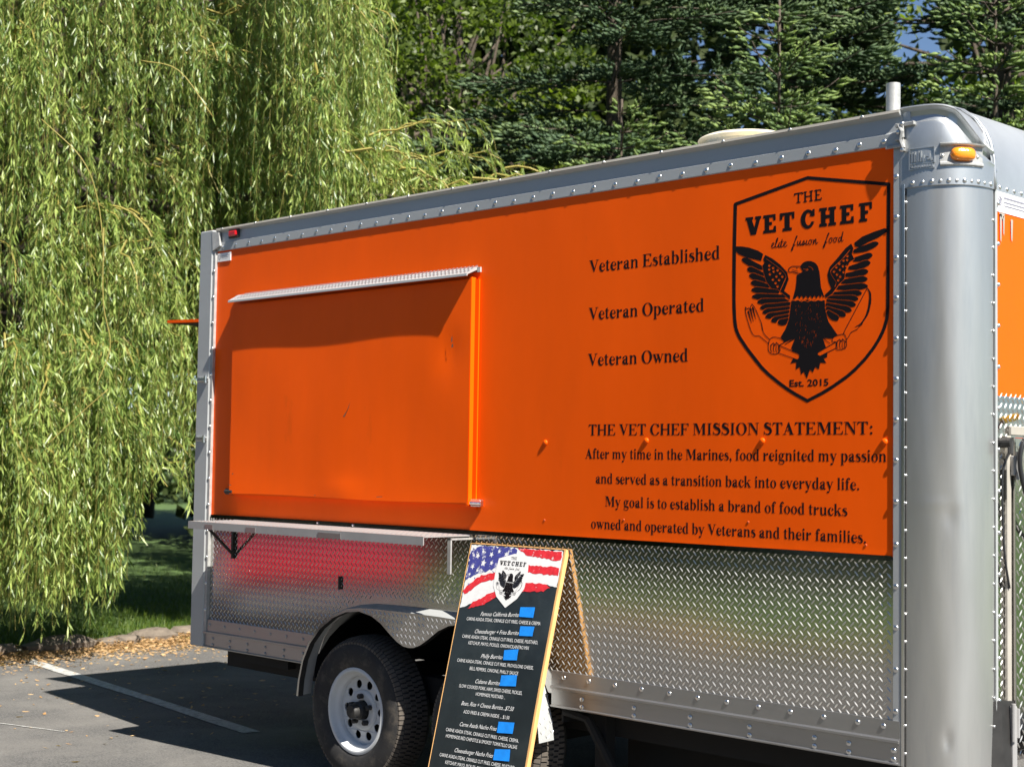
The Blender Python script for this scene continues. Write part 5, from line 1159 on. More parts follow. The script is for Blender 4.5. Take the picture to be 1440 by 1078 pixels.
for c in LOGO:
    q = [((-3.5 + c[i] / 5000) + 3.110, (1.7 + c[i + 1] / 5000) - 2.20) for i in range(0, len(c), 2)]
    w_ = max(p[0] for p in q) - min(p[0] for p in q)
    if w_ > .6:
        continue
    mini.append([(.289 + a * cs * 1.0, .151 - b * cs * .96) for a, b in q])
bshape('crest_print', mini, 'black_print', .0026)
def btext(s, u0, u1, v, cap, mat='print_white', bold=.0, shear=0.0, drop=0.0):
    vv, f = text_mesh(s, 1.0, bold, shear)
    w = vv[:, 0].max() - vv[:, 0].min()
    V = []
    for a, b, c in vv:
        u = u0 + (a - vv[:, 0].min()) * (u1 - u0) / w
        V.append(BP(float(u), float(v - b * cap / .72 + drop * (u - u0)), .0016))
    return bb(mesh_obj('menu_lettering', V, f, mat, BL))
TI = [('Famous California Burrito', .148, .382, .316, -.06), ('Cheeseburger + Fries Burrito', .133, .400, .394, -.06), ('Philly Burrito', .199, .330, .496, -.06), ('Cubano Burrito', .194, .342, .605, -.05),
      ('Bean, Rice + Cheese Burrito...$7.50', .133, .452, .706, -.04), ('Carne Asada Nacho Fries', .148, .374, .794, -.04), ('Cheeseburger Nacho Fries', .146, .380, .905, -.04), ('Loaded Nachos', .19, .34, 1.01, -.04)]
for s, a, b, v, d in TI:
    btext(s, a, b, v + .002, .0185, bold=.0, shear=.4, drop=d)
BI = [('CARNE ASADA STEAK, CRINKLE CUT FRIES, CHEESE & CREMA', .066, .516, .343, -.035), ('CARNE ASADA STEAK, CRINKLE CUT FRIES, CHEESE, MUSTARD,', .059, .522, .421, -.03), ('KETCHUP, MAYO, PICKLES, ONION/CILANTRO MIX', .106, .476, .446, -.03),
      ('CARNE ASADA STEAK, CRINKLE CUT FRIES, PROVOLONE CHEESE,', .056, .522, .527, -.03), ('BELL PEPPERS, ONIONS, PHILLY SAUCE', .144, .440, .554, -.03), ('SLOW COOKED PORK, HAM, SWISS CHEESE, PICKLES,', .099, .484, .634, -.03),
      ('HOMEMADE MUSTARD ..', .211, .389, .657, -.03), ('ADD FRIES & CREMA INSIDE ... $1.50', .156, .435, .739, -.03), ('CARNE ASADA STEAK, CRINKLE CUT FRIES, CHEESE, CREMA,', .068, .512, .827, -.025),
      ('HOMEMADE RED CHIPOTLE & SMOKEY TOMATILLO SALSAS', .075, .509, .853, -.025), ('CARNE ASADA STEAK, CRINKLE CUT FRIES, CHEESE, MUSTARD,', .058, .518, .936, -.025), ('KETCHUP, MAYO, PICKLES, ONION/CILANTRO MIX', .102, .464, .962, -.025)]
for s, a, b, v, d in BI:
    btext(s, a, b, v + .001, .0150, drop=d)
for i, P in enumerate((((.383, .262), (.468, .256), (.470, .301), (.385, .303)), ((.404, .342), (.486, .337), (.485, .378), (.405, .383)), ((.335, .451), (.418, .439), (.420, .486), (.338, .493)),
                       ((.345, .557), (.438, .546), (.441, .593), (.345, .602)), ((.378, .748), (.472, .740), (.471, .786), (.380, .794)), ((.385, .861), (.474, .850), (.480, .898), (.386, .906)))):
    m = MB()
    rows = []
    for j in range(5):
        rows.append([])
        for k in range(7):
            s, t = k / 6, j / 4
            a = Vector(P[0]).lerp(Vector(P[1]), s); b = Vector(P[3]).lerp(Vector(P[2]), s)
            q = a.lerp(b, t)
            rows[-1].append(BP(q.x, q.y, .0032 + .0006 * math.sin(k * 1.7 + j + i)))
    m.grid(rows)
    bb(m.build('blue_tape', 'blue_tape', BL, smooth=True))
for u in (.10, .42):          # rubber feet
    pass

# ================================================================== VEGETATION
CAMP = np.array([0.0, -4.68, 1.54])
def at(deg, dist):
    """ground position seen from where the photographer stands: compass angle in degrees (90 = straight at the trailer side) and metres"""
    a = math.radians(deg)
    return np.array([CAMP[0] + dist * math.cos(a), CAMP[1] + dist * math.sin(a), 0.0])

def norm(a):
    return a / (np.linalg.norm(a, axis=-1, keepdims=True) + 1e-9)

def leaf_cloud(base, direc, side, L, W, fold=0.15):
    """one four cornered leaf per row: base point, direction, sideways vector, length, width -> vertices and faces"""
    n = len(base)
    L = np.broadcast_to(L, (n,))[:, None]; W = np.broadcast_to(W, (n,))[:, None]
    nrm = np.cross(direc, side)
    mid = base + direc * L * .45
    v = np.empty((n, 4, 3), dtype=np.float32)
    v[:, 0] = base
    v[:, 1] = mid + side * W * .5 + nrm * W * fold
    v[:, 2] = base + direc * L
    v[:, 3] = mid - side * W * .5 + nrm * W * fold
    i = np.arange(n)[:, None] * 4
    f = np.concatenate([i + [0, 1, 2], i + [0, 2, 3]], axis=0)
    return v.reshape(-1, 3), f

def build_leaves(name, parts, mat, parent, tone, kind='stuff'):
    V, F, k = [], [], 0
    for v, f in parts:
        V.append(v); F.append(f + k); k += len(v)
    return mesh_obj(name, np.concatenate(V), np.concatenate(F), mat, parent, kind=kind, tone=tone)

def limb_mesh(paths, n=6):
    m = MB()
    for pts, radii in paths:
        m.tube(pts, radii, n)
    return m

# ---- weeping willow
rg = np.random.default_rng(7)
WC = np.array([-15.7, 2.0, -0.10])
W = thing('willow_tree', 'huge weeping willow with long yellow green strands hanging to the ground at the left', 'tree', tuple(WC))
winv = W.matrix_world.inverted()
def wb(o, inv=winv):
    o.matrix_parent_inverse = inv
    return o
to_cam = math.atan2(CAMP[1] - WC[1], CAMP[0] - WC[0])
tw = []
tw.append(([WC + np.array([0, 0, -.1]), WC + np.array([.05, 0, 1.2]), WC + np.array([.15, -.1, 2.6]), WC + np.array([.1, .1, 4.0])], [.48, .36, .34, .30]))
strand_start, strand_dir, strand_len, strand_tone = [], [], [], []
arcs = []
def add_arch(p, out, span, rise, nstr, lmin, lmax, tone, spread=.18, zmin=.1):
    """a drooping twig from point p heading along 'out', with strands hanging from it"""
    out = out / np.linalg.norm(out)
    t = np.linspace(0, 1, 7)
    pts = p + out * (t[:, None] * span) + np.array([0, 0, 1.0]) * (rise * (t - t ** 2 * 1.9))[:, None]
    pts += rg.normal(0, .03, pts.shape)
    arcs.append((list(pts), list(np.linspace(.012, .004, 7))))
    for k in range(nstr):
        s = rg.uniform(.15, 1.0)
        i = min(int(s * 6), 5); q = pts[i] + (pts[i + 1] - pts[i]) * (s * 6 - i)
        d = out * rg.uniform(.4, 1) + rg.normal(0, .35, 3)
        d[2] = rg.uniform(-.3, .35)
        L = rg.uniform(lmin, lmax)
        L = min(L, q[2] + ground_z(q[0]) * 0 - zmin - rg.uniform(0, .35) if zmin else L)
        if L < .25:
            continue
        strand_start.append(q + rg.normal(0, spread * .25, 3)); strand_dir.append(d); strand_len.append(L); strand_tone.append(np.clip(tone + rg.normal(0, .12), 0, 1))
def dome(phi, h):
    """outer radius of the crown at height h"""
    return 4.55 * (1 - .10 * max(0, (h - 5)) ** 1.35 / 3.2) if h > 5 else 4.55
limbs = []
mounds = []
for hh in (8.4, 7.3, 6.2, 5.2, 4.2, 3.2, 2.5):
    nm = 13
    for q_ in range(nm):
        rel = -.12 + 1.9 * (q_ + rg.uniform(-.35, .35)) / nm + (.06 if int(hh * 10) % 2 else 0)
        mounds.append((to_cam + rel, hh + rg.uniform(-.5, .5), dome(0, hh) * rg.uniform(.80, 1.05), rg.uniform(.05, .75), 6))
for q_ in range(26):
    mounds.append((to_cam + rg.uniform(-1.7, -.15), rg.uniform(3, 8), 4.4, .4, 4))
for mi, (pm, hm, rm, tm, cntm) in enumerate(mounds):
    for k in range(cntm):
        t_ = np.clip(rg.normal(0, .55), -1.4, 1.4)
        phi = pm + t_ * .085
        h = hm - .38 * t_ * t_ + rg.normal(0, .08)
        r = rm - .30 * t_ * t_ + rg.normal(0, .06)
        if k == 0: r -= .7
        o = np.array([math.cos(phi), math.sin(phi), 0])
        p = WC + o * (r - .55) + np.array([0, 0, h])
        rel = phi - to_cam
        zmin = .0 if rel < .42 else (.45 if rel < .5 else 1.1)
        od = o + np.array([-o[1], o[0], 0]) * t_ * .5 + rg.normal(0, .22, 3) * np.array([1, 1, 0])
        add_arch(p, od, rg.uniform(.45, .85), rg.uniform(.2, .5), int(rg.integers(7, 12)), .9, max(2.2, h - zmin if h < 3.4 else 2.2), np.clip(tm + rg.normal(0, .1), 0, 1), zmin=zmin)
    if mi % 2 == 0:
        p = WC + np.array([math.cos(pm), math.sin(pm), 0]) * (rm - .5) + np.array([0, 0, hm])
        c = WC + np.array([.1, .1, rg.uniform(2.6, 4.0)])
        mid = (c + p) / 2 + np.array([0, 0, rg.uniform(.4, 1.2)])
        limbs.append(([Vector(c), Vector((c * .6 + mid * .4)), Vector(mid), Vector((mid + p) / 2 + np.array([0, 0, .15])), Vector(p)], [.11, .08, .05, .03, .014]))
for k in range(56):
    rel = rg.uniform(.12, .44)
    phi = to_cam + rel
    h = rg.uniform(1.5, 2.7); o = np.array([math.cos(phi), math.sin(phi), 0])
    zmin = -.08 if rel < .42 else .75
    add_arch(WC + o * rg.uniform(3.7, 4.5) + np.array([0, 0, h]), o + rg.normal(0, .3, 3) * np.array([1, 1, 0]), rg.uniform(.35, .7), rg.uniform(.15, .4), int(rg.integers(8, 13)), max(.3, h - zmin - .7), h - zmin, rg.uniform(.2, .7), zmin=zmin)
# the tall right flank, seen against the dark wood, and the low branch that reaches past it
for k in range(100):
    a = 141.0 + rg.uniform(-1.4, 3.4)
    d = rg.uniform(13.0, 15.4)
    p = at(a, d); h = rg.uniform(4.0, 8.8)
    # profile: wider at the bottom
    edge = 139.6 + np.clip(h - 4.2, 0, 1.7) * .85
    if a < edge:
        p = at(edge + rg.uniform(0, 1.0), d)
    p[2] = h
    o = np.array([math.cos(math.radians(a - 90)), math.sin(math.radians(a - 90)), 0]) * -1
    add_arch(p, -o * .4 + (CAMP - p) * np.array([1, 1, 0]) / d + rg.normal(0, .3, 3) * np.array([1, 1, 0]), rg.uniform(.4, .8), rg.uniform(.1, .4), int(rg.integers(9, 14)), 1.2, 2.6, rg.uniform(.15, .75), zmin=2.4)
n_flank = len(strand_start)
for k in range(34):
    a = rg.uniform(136.6, 142.5) if k > 10 else rg.uniform(134.6, 137.2)
    p = at(a, rg.uniform(12.6, 13.6)); p[2] = 4.05 + rg.uniform(-.15, .2) + (a - 138) * .05
    add_arch(p, np.array([.7, .75, 0]) + rg.normal(0, .2, 3), rg.uniform(.5, .95), rg.uniform(.12, .3), int(rg.integers(9, 14)), .25, .7, .8, zmin=2.6)
limbs.append(([Vector((-15.6, 2.1, 3.3)), Vector((-13.5, 3.2, 4.0)), Vector((-11.6, 4.0, 4.15)), Vector(tuple(at(137.5, 13.1) + np.array([0, 0, 3.85])))], [.10, .06, .035, .012]))
S0 = np.array(strand_start); SD = norm(np.array(strand_dir)); SL = np.array(strand_len); ST = np.array(strand_tone)
# the crown ends on its right side where the photograph shows it end; only the low branch reaches further
az0 = np.degrees(np.arctan2(S0[:, 1] - CAMP[1], S0[:, 0] - CAMP[0]))
lim = 139.2 + np.clip(S0[:, 2] - 4.3, 0, 1.2) * .5 + np.clip(S0[:, 2] - 5.4, 0, 1.6) * 1.7 + rg.normal(0, .35, len(S0))
low_branch = np.arange(len(S0)) >= n_flank
ok = (az0 > lim) | low_branch
# strands end higher towards the right, where the grass under the crown shows
low_end = np.interp(az0, [146.2, 147.6, 148.2, 149.0, 149.3, 150.0, 150.6, 152], [.60, .65, 1.25, 1.25, .75, .40, .0, -.1]) + np.abs(rg.normal(0, .28, len(S0)))
SL = np.minimum(SL, S0[:, 2] - low_end)
ok &= SL > .2
S0, SD, SL, ST = S0[ok], SD[ok], SL[ok], ST[ok]
NSEG = 6
tt = np.linspace(0, 1, NSEG + 1)
sway = rg.normal(0, .05, (len(S0), 2))
def strand_point(idx, s):
    """s metres along strand idx"""
    k = .28
    out = SD[idx] * (k * (1 - np.exp(-s / k)))[:, None]
    down = s - k * (1 - np.exp(-s / k))
    p = S0[idx] + out
    p[:, 2] -= down
    w = (down / 2.0) ** 1.5
    p[:, 0] += sway[idx, 0] * w * 2 + .012 * np.sin(s * 5 + idx)
    p[:, 1] += sway[idx, 1] * w * 2 + .012 * np.cos(s * 4.3 + idx * 1.7)
    return p
sv, sf = [], []
n = len(S0)
ids = np.arange(n)
rows = [strand_point(ids, SL * t) for t in tt]
wdt = .0014
for j in range(3):
    a = 2 * PI * j / 3
    off = np.array([math.cos(a), math.sin(a), 0]) * wdt
    sv.append(np.stack([r + off for r in rows], axis=1))
SV = np.stack(sv, axis=2).reshape(-1, 3)
q = []
for i in range(NSEG):
    for j in range(3):
        b0 = ids * (NSEG + 1) * 3 + i * 3
        q.append(np.stack([b0 + j, b0 + (j + 1) % 3, b0 + 3 + (j + 1) % 3, b0 + 3 + j], axis=1))
wb(mesh_obj('hanging_stems', SV, np.concatenate(q), 'willow_stem', W, kind='stuff'))
cnt = np.maximum(4, (SL / .0345).astype(int))
idx = np.repeat(ids, cnt)
s = rg.uniform(0.02, 1.0, len(idx)) * SL[idx]
P0 = strand_point(idx, s); P1 = strand_point(idx, s + .03)
tang = norm(P1 - P0)
az = rg.uniform(0, 2 * PI, len(idx))
sd = np.stack([np.cos(az), np.sin(az), np.zeros(len(idx))], axis=1)
spread = rg.uniform(.25, 1.1, len(idx))[:, None]
dr = norm(tang + sd * spread + np.array([0, 0, -.35]) + rg.normal(0, .08, (len(idx), 3)))
side = norm(np.cross(dr, norm(sd + rg.normal(0, .6, sd.shape))))
Lf = rg.uniform(.055, .135, len(idx)); Wf = rg.uniform(.009, .019, len(idx))
v, f = leaf_cloud(P0, dr, side, Lf, Wf)
tone = np.clip(ST[idx] * .75 + rg.uniform(-.35, .6, len(idx)), 0, 1)
wb(build_leaves('leaves', [(v, f)], 'willow_leaf', W, np.repeat(tone, 4)))
nw = len(idx)
wb(limb_mesh(tw, 14).build('trunk', 'bark', W, smooth=True))
wb(limb_mesh(limbs, 6).build('limbs', 'bark', W, smooth=True))
wb(limb_mesh([([Vector(tuple(p)) for p in a], b) for a, b in arcs], 4).build('arching_twigs', 'willow_stem', W, kind='stuff'))
# bare yellow twigs that catch the light
m = MB()
for a0, h0, pts in ((152.4, 3.9, ((0, 0, 0), (.22, .0, -.22), (.36, .0, -.52), (.48, 0, -1.0))), (150.3, 2.25, ((0, .0, .9), (.0, 0, .4), (.05, 0, .1), (.0, 0, -.2))), (150.2, 2.0, ((0, 0, 0), (-.12, .1, -.22), (-.34, .1, -.42))),
                    (149.2, 4.4, ((0, 0, 0), (.3, .1, -.1), (.55, .1, -.4)))):
    c = at(a0, 10.9); c[2] = h0
    R2 = np.array([.72, .69, 0])
    m.tube(spline([Vector(tuple(c + R2 * x + rg.normal(0, .035, 3) + np.array([.1, -.1, 0]) * y + np.array([0, 0, z]))) for x, y, z in pts], 5), .004, 5)
wb(m.build('bare_twigs', 'willow_stem', W, smooth=True))

# ---- needle shoots for spruce and fir: short spiky brushes along twigs
def needle_brushes(P, D, L, rad, per, rg_):
    """P start, D direction, L length of each shoot; per needle tufts around it"""
    n = len(P)
    idx = np.repeat(np.arange(n), per)
    t = rg_.uniform(0, 1, len(idx))[:, None]
    base = P[idx] + D[idx] * (L[idx][:, None] * t)
    rnd_ = rg_.normal(0, 1, (len(idx), 3))
    out = rnd_ - D[idx] * np.sum(rnd_ * D[idx], axis=1, keepdims=True)
    out = norm(out)
    d = norm(D[idx] * 1.1 + out * .75 + np.array([0, 0, .2]))
    side = norm(np.cross(d, out + 1e-3))
    return base, d, side, idx

def conifer(name, label, base, height, rbase, zlow, seed, mat, whorls, trunk_r, face=None, lean=0.0, group=None, droop=.25, shoot=.12, dens=1.0, hollow=.3, tip_up=.25, per=9, zmax=9.5, wr=.26, tone_up=0.0):
    r = np.random.default_rng(seed)
    root = thing(name, label, 'tree', tuple(base), group)
    inv = root.matrix_world.inverted()
    b = np.array(base, float)
    top = b + np.array([lean, 0, height])
    wb(limb_mesh([([Vector(tuple(b + (top - b) * t)) for t in (0, .12, .35, .6, .85, 1)], [trunk_r * 1.2, trunk_r, trunk_r * .8, trunk_r * .55, trunk_r * .2, .01])], 14).build('trunk', 'bark', root, smooth=True), inv)
    cam_az = math.atan2(CAMP[1] - b[1], CAMP[0] - b[0])
    SP, SDr, SLn, STn = [], [], [], []
    paths = []
    for w in range(whorls):
        z = zlow + (height - zlow) * (w + r.uniform(-.3, .3)) / whorls
        z = max(.4, z)
        if z > zmax: continue
        f = (z / height)
        R = rbase * (1 - f) ** .8 * r.uniform(.85, 1.08) + .12
        nb = int(r.integers(6, 9))
        ph = r.uniform(0, 6.28)
        for k in range(nb):
            a = ph + 2 * PI * k / nb + r.uniform(-.25, .25)
            rel = (a - cam_az + PI) % (2 * PI) - PI
            if face and abs(rel) > face:
                continue
            if r.random() < .14: continue
            RL = R * r.uniform(.55, 1.2)
            btone = r.uniform(-.3, .35)
            d = np.array([math.cos(a), math.sin(a), 0])
            p0 = b + (top - b) * (z / height)
            t = np.linspace(0, 1, 8)
            up = .28 * RL * (1 - f) * (f - .15)
            path = p0 + d * (t[:, None] * RL) + np.array([0, 0, 1]) * (up * t - droop * RL * t ** 1.6 + tip_up * RL * np.maximum(0, t - .6) ** 1.5)[:, None]
            paths.append(([Vector(tuple(q)) for q in path], list(np.linspace(max(.010, trunk_r * .11 * (1 - f * .6)), .004, 8))))
            perp = np.array([-d[1], d[0], 0])
            # side twigs
            ns = max(5, int(RL / .085 * dens))
            for i in range(ns):
                s = (i + r.uniform(0, 1)) / ns
                if s < hollow: continue
                j = min(int(s * 7), 6); q = path[j] + (path[j + 1] - path[j]) * (s * 7 - j)
                sg = 1 if i % 2 else -1
                ln = (.42 * RL * (1 - s) ** .7 + .10) * r.uniform(.6, 1.1)
                ln = min(ln, .85)
                dd = d * .75 + perp * sg * r.uniform(.5, 1.0) + np.array([0, 0, r.uniform(-.28, .12)])
                dd /= np.linalg.norm(dd)
                k2 = max(1, int(ln / .075))
                for e in range(k2):
                    u = (e + .5) / k2
                    SP.append(q + dd * ln * u + np.array([0, 0, -.12 * ln * u * u])); 
                    x = dd * .8 + perp * sg * r.uniform(-.5, .6) + d * r.uniform(.0, .6) + np.array([0, 0, r.uniform(-.15, .45)])
                    SDr.append(x / np.linalg.norm(x)); SLn.append(shoot * r.uniform(.7, 1.25)); STn.append(min(1, max(0, -.05 + .8 * s * u + btone + r.normal(0, .1))))
    SP, SDr, SLn, STn = np.array(SP), np.array(SDr), np.array(SLn), np.array(STn)
    # the crowns leave two openings towards the sky
    az_ = np.degrees(np.arctan2(SP[:, 1] - CAMP[1], SP[:, 0] - CAMP[0])); el_ = (SP[:, 2] - CAMP[2]) / np.hypot(SP[:, 0] - CAMP[0], SP[:, 1] - CAMP[1])
    open_ = ((np.abs(az_ - 119.9) < .85 + r.normal(0, .25, len(SP))) & (el_ > .268 + r.normal(0, .008, len(SP)))) | ((np.abs(az_ - 125.3) < .4) & (np.abs(el_ - .285) < .012)) | ((np.abs(az_ - 127.6) < .3) & (np.abs(el_ - .275) < .02))
    SP, SDr, SLn, STn = SP[~open_], SDr[~open_], SLn[~open_], STn[~open_] + tone_up
    base_, dn, sdn, ix = needle_brushes(SP, SDr, SLn, .02, per, r)
    Ln = r.uniform(.028, .048, len(ix)) * (shoot / .12)
    v, fcs = leaf_cloud(base_, dn, sdn, Ln, Ln * wr, 0.0)
    ns_ = len(SP)
    up_ = np.array([0, 0, 1.0]); s1 = norm(np.cross(SDr, up_ + r.normal(0, .2, (ns_, 3)))); s2 = np.cross(SDr, s1)
    core = np.empty((ns_, 5, 3), dtype=np.float32)
    core[:, 0] = SP; core[:, 4] = SP + SDr * (SLn * 1.12)[:, None]
    for q_ in range(3):
        an = 2 * PI * q_ / 3
        core[:, 1 + q_] = SP + SDr * (SLn * .45)[:, None] + (s1 * math.cos(an) + s2 * math.sin(an)) * (shoot * .17)
    k5 = np.arange(ns_)[:, None] * 5
    cf = np.concatenate([k5 + t_ for t_ in ([0, 2, 1], [0, 3, 2], [0, 1, 3], [4, 1, 2], [4, 2, 3], [4, 3, 1])], axis=0)
    fcs = fcs[:len(ix)] if False else fcs
    tone = np.clip(STn[ix] + r.uniform(-.1, .2, len(ix)), 0, 1)
    wb(build_leaves('needles', [(v, fcs), (core.reshape(-1, 3), cf)], mat, root, np.concatenate([np.repeat(tone, 4), np.repeat(np.clip(STn - .35, 0, 1), 5)])), inv)
    wb(limb_mesh(paths, 5).build('branches', 'bark', root, smooth=True, kind='stuff'), inv)
    return len(ix)

tot = 0
GC = 'conifers behind the trailer'
tot += conifer('spruce_tree', 'tall dark spruce whose thick trunk shows at the top, right of centre', at(124.1, 19.5), 15, 5.4, 2.9, 31, 'spruce_needle', 34, .30, face=1.25, group=GC, dens=1.9, per=8, shoot=.15, zmax=8.6, hollow=.12)
tot += conifer('spruce_tree', 'blue green spruce whose layered branches fill the top centre of the picture', at(131.0, 16.6), 13, 4.0, 2.7, 32, 'spruce_needle', 36, .12, face=1.25, group=GC, dens=1.9, per=8, shoot=.13, zmax=7.6, hollow=.12)
tot += conifer('spruce_tree', 'dark spruce at the right edge of the picture behind the rounded trailer corner', at(116.6, 18.5), 14, 4.6, 2.7, 33, 'spruce_needle', 32, .22, face=1.25, group=GC, dens=1.7, per=8, shoot=.14, zmax=8.4, hollow=.15)
tot += conifer('young_fir', 'young bright green fir with long upright leader shoots just behind the trailer roof', at(124.7, 12.6), 5.5, 2.3, 2.6, 34, 'fir_needle', 16, .06, face=1.5, droop=-.12, shoot=.12, dens=2.0, per=12, tip_up=.5, hollow=.1, tone_up=.22)
tot += conifer('young_fir', 'small fir whose pale tip shows left of the round roof vent', at(130.7, 12.6), 4.65, 2.0, 2.4, 35, 'fir_needle', 15, .05, face=1.5, droop=-.08, shoot=.11, dens=2.0, per=12, tip_up=.4, hollow=.1, tone_up=.18)
tot += conifer('young_fir', 'yellowish fir at the right edge of the picture in front of the dark spruce', at(116.8, 13.8), 6.2, 2.5, 2.6, 36, 'fir_needle', 16, .07, face=1.5, droop=.0, shoot=.12, dens=1.8, per=11, tip_up=.4, hollow=.1, tone_up=.18)
# ---- broadleaf trees
def broadleaf(name, label, base, height, R, seed, n, leaf, mat='broad_leaf', trunk_r=.14, zc=.6, group=None, squash=1.0, clumps=90, face=True):
    r = np.random.default_rng(seed)
    root = thing(name, label, 'tree', tuple(base), group)
    inv = root.matrix_world.inverted()
    b = np.array(base, float)
    cen = b + np.array([0, 0, height * zc])
    paths = [([Vector(tuple(b)), Vector(tuple(b + [0, 0, height * .3])), Vector(tuple(b + [.1, .05, height * .6])), Vector(tuple(b + [.05, 0, height * .95]))], [trunk_r * 1.2, trunk_r, trunk_r * .6, .02])]
    C = []
    cam_d = norm((CAMP - b) * np.array([1, 1, 0]))
    for k in range(clumps):
        while True:
            d = r.normal(0, 1, 3); d /= np.linalg.norm(d)
            if not face or d @ cam_d > -.35: break
        rad = r.uniform(.45, 1.0) ** .6
        c = cen + d * np.array([R, R, height * (1 - zc) * squash]) * rad
        C.append(c)
        if k % 2 == 0:
            st = b + np.array([0, 0, height * r.uniform(.25, .8)])
            paths.append(([Vector(tuple(st)), Vector(tuple((st + c) / 2 + np.array([0, 0, -.1]))), Vector(tuple(c))], [trunk_r * .3, trunk_r * .17, .01]))
    C = np.array(C); tn = r.uniform(0, .7, clumps)
    ci = r.integers(0, clumps, n)
    off = r.normal(0, 1, (n, 3)); off = norm(off) * (r.uniform(0, 1, n) ** .45)[:, None] * r.uniform(.35, .75, clumps)[ci][:, None] * np.array([1, 1, .6]) * (R / 3.0) ** .5
    P = C[ci] + off
    d = norm(r.normal(0, 1, (n, 3)) + np.array([0, 0, -.5]))
    s = norm(np.cross(d, r.normal(0, 1, (n, 3))))
    Ls = leaf * r.uniform(.7, 1.3, n)
    v, f = leaf_cloud(P, d, s, Ls, Ls * .55, .12)
    wb(build_leaves('leaves', [(v, f)], mat, root, np.repeat(np.clip(tn[ci] + r.uniform(-.2, .4, n), 0, 1), 4)), inv)
    wb(limb_mesh(paths, 7).build('trunk', 'bark', root, smooth=True), inv)
G2 = 'leafy trees behind the willow'
broadleaf('maple_tree', 'leafy tree with backlit yellow green leaves between the willow and the spruces', at(137.2, 19.5), 8.8, 2.2, 51, 15000, .105, trunk_r=.13, zc=.62, group=G2)
broadleaf('maple_tree', 'dark leafy tree with a forked trunk just right of the willow edge', at(138.6, 22.5), 10.5, 3.2, 52, 18000, .12, trunk_r=.18, zc=.55, group=G2)
broadleaf('birch_tree', 'pale airy small leaved tree above the middle of the trailer roof', at(134.0, 21.5), 6.0, 2.1, 53, 14000, .065, trunk_r=.08, zc=.6, group=G2)
broadleaf('maple_tree', 'leafy tree in shade far behind the left part of the willow', at(153.0, 26.0), 8.5, 4.2, 54, 12000, .15, trunk_r=.2, zc=.62, group=G2)
broadleaf('oak_tree', 'tall oak at the top right corner with blue sky showing between its leaves', at(115.0, 25.0), 14.0, 3.4, 55, 16000, .13, trunk_r=.25, zc=.66, group=G2)

# the dense wood beyond, read as one mass
r = np.random.default_rng(90)
n = 150000
deg = r.uniform(108, 163, n)
ds = r.uniform(27, 37, n)
ph = r.uniform(0, 1, n)
ds = np.where((deg > 146.2) & (deg < 150.4) & (ph < .22), ds + 27, ds)
hz = ph * 15.5
cl = np.sin(deg * 2.3 + hz * .7) + np.sin(deg * 5.1 - hz * 1.1) + np.sin(hz * 1.9 + ds * .8 + deg)
a = np.radians(deg)
P = np.stack([CAMP[0] + ds * np.cos(a), CAMP[1] + ds * np.sin(a), hz], axis=1) + r.normal(0, .25, (n, 3))
elev = (hz - 1.54) / ds
hole = ((deg < 128) & (elev > .16 + .02 * np.sin(deg * 3)) & (np.sin(deg * 4.1 + 1) + np.sin(hz * 2.7 + deg * 2) > -.3)) | ((deg < 121.5) & (deg > 118.5) & (elev > .25)) | ((np.abs(deg - 125.3) < .6) & (np.abs(elev - .285) < .02)) | ((np.abs(deg - 127.6) < .5) & (np.abs(elev - .275) < .03))
keep = (cl > -1.7) & ~hole
P = P[keep]; n = len(P)
d = norm(r.normal(0, 1, (n, 3)) + np.array([0, 0, -.4])); s = norm(np.cross(d, r.normal(0, 1, (n, 3))))
Ls = r.uniform(.20, .42, n)
v, f = leaf_cloud(P, d, s, Ls, Ls * .8, .1)
o = build_leaves('distant_woods', [(v, f)], 'far_leaf', None, np.repeat(r.uniform(0, .8, n), 4))
# trunks within the wood
rt = random.Random(4)
LBT = ['slim trunk among the dark leaves right of the willow', 'pale thin trunk low behind the middle of the roof line', 'dark trunk in the shade of the wood under the willow strands', 'forked dark trunk between willow and spruces']
for i, (dg, dist, rr, h) in enumerate(((137.3, 19.5, .05, 9), (134.6, 20.0, .05, 8), (148.5, 40.0, .24, 11), (136.4, 24.0, .14, 11))):
    b = at(dg, dist)
    root = thing('bare_trunk_tree', LBT[i], 'tree', tuple(b), 'thin trunks in the wood')
    inv = root.matrix_world.inverted()
    pts = [Vector((b[0] + rt.uniform(-.12, .12) * k, b[1] + rt.uniform(-.12, .12) * k, h * k / 6)) for k in range(7)]
    wb(limb_mesh([(pts, [rr * (1 - k * .11) for k in range(7)])], 10).build('trunk', 'bark', root, smooth=True), inv)
    pp = []
    for k in range(8):
        s0 = pts[2 + k % 4]; a_ = rt.uniform(0, 6.28)
        e = s0 + Vector((math.cos(a_), math.sin(a_), rt.uniform(.3, .9))) * rt.uniform(.6, 1.4)
        pp.append(([s0, (s0 + e) / 2 + Vector((0, 0, .08)), e], [rr * .3, rr * .18, .008]))
    wb(limb_mesh(pp, 5).build('branches', 'bark', root, smooth=True, kind='stuff'), inv)

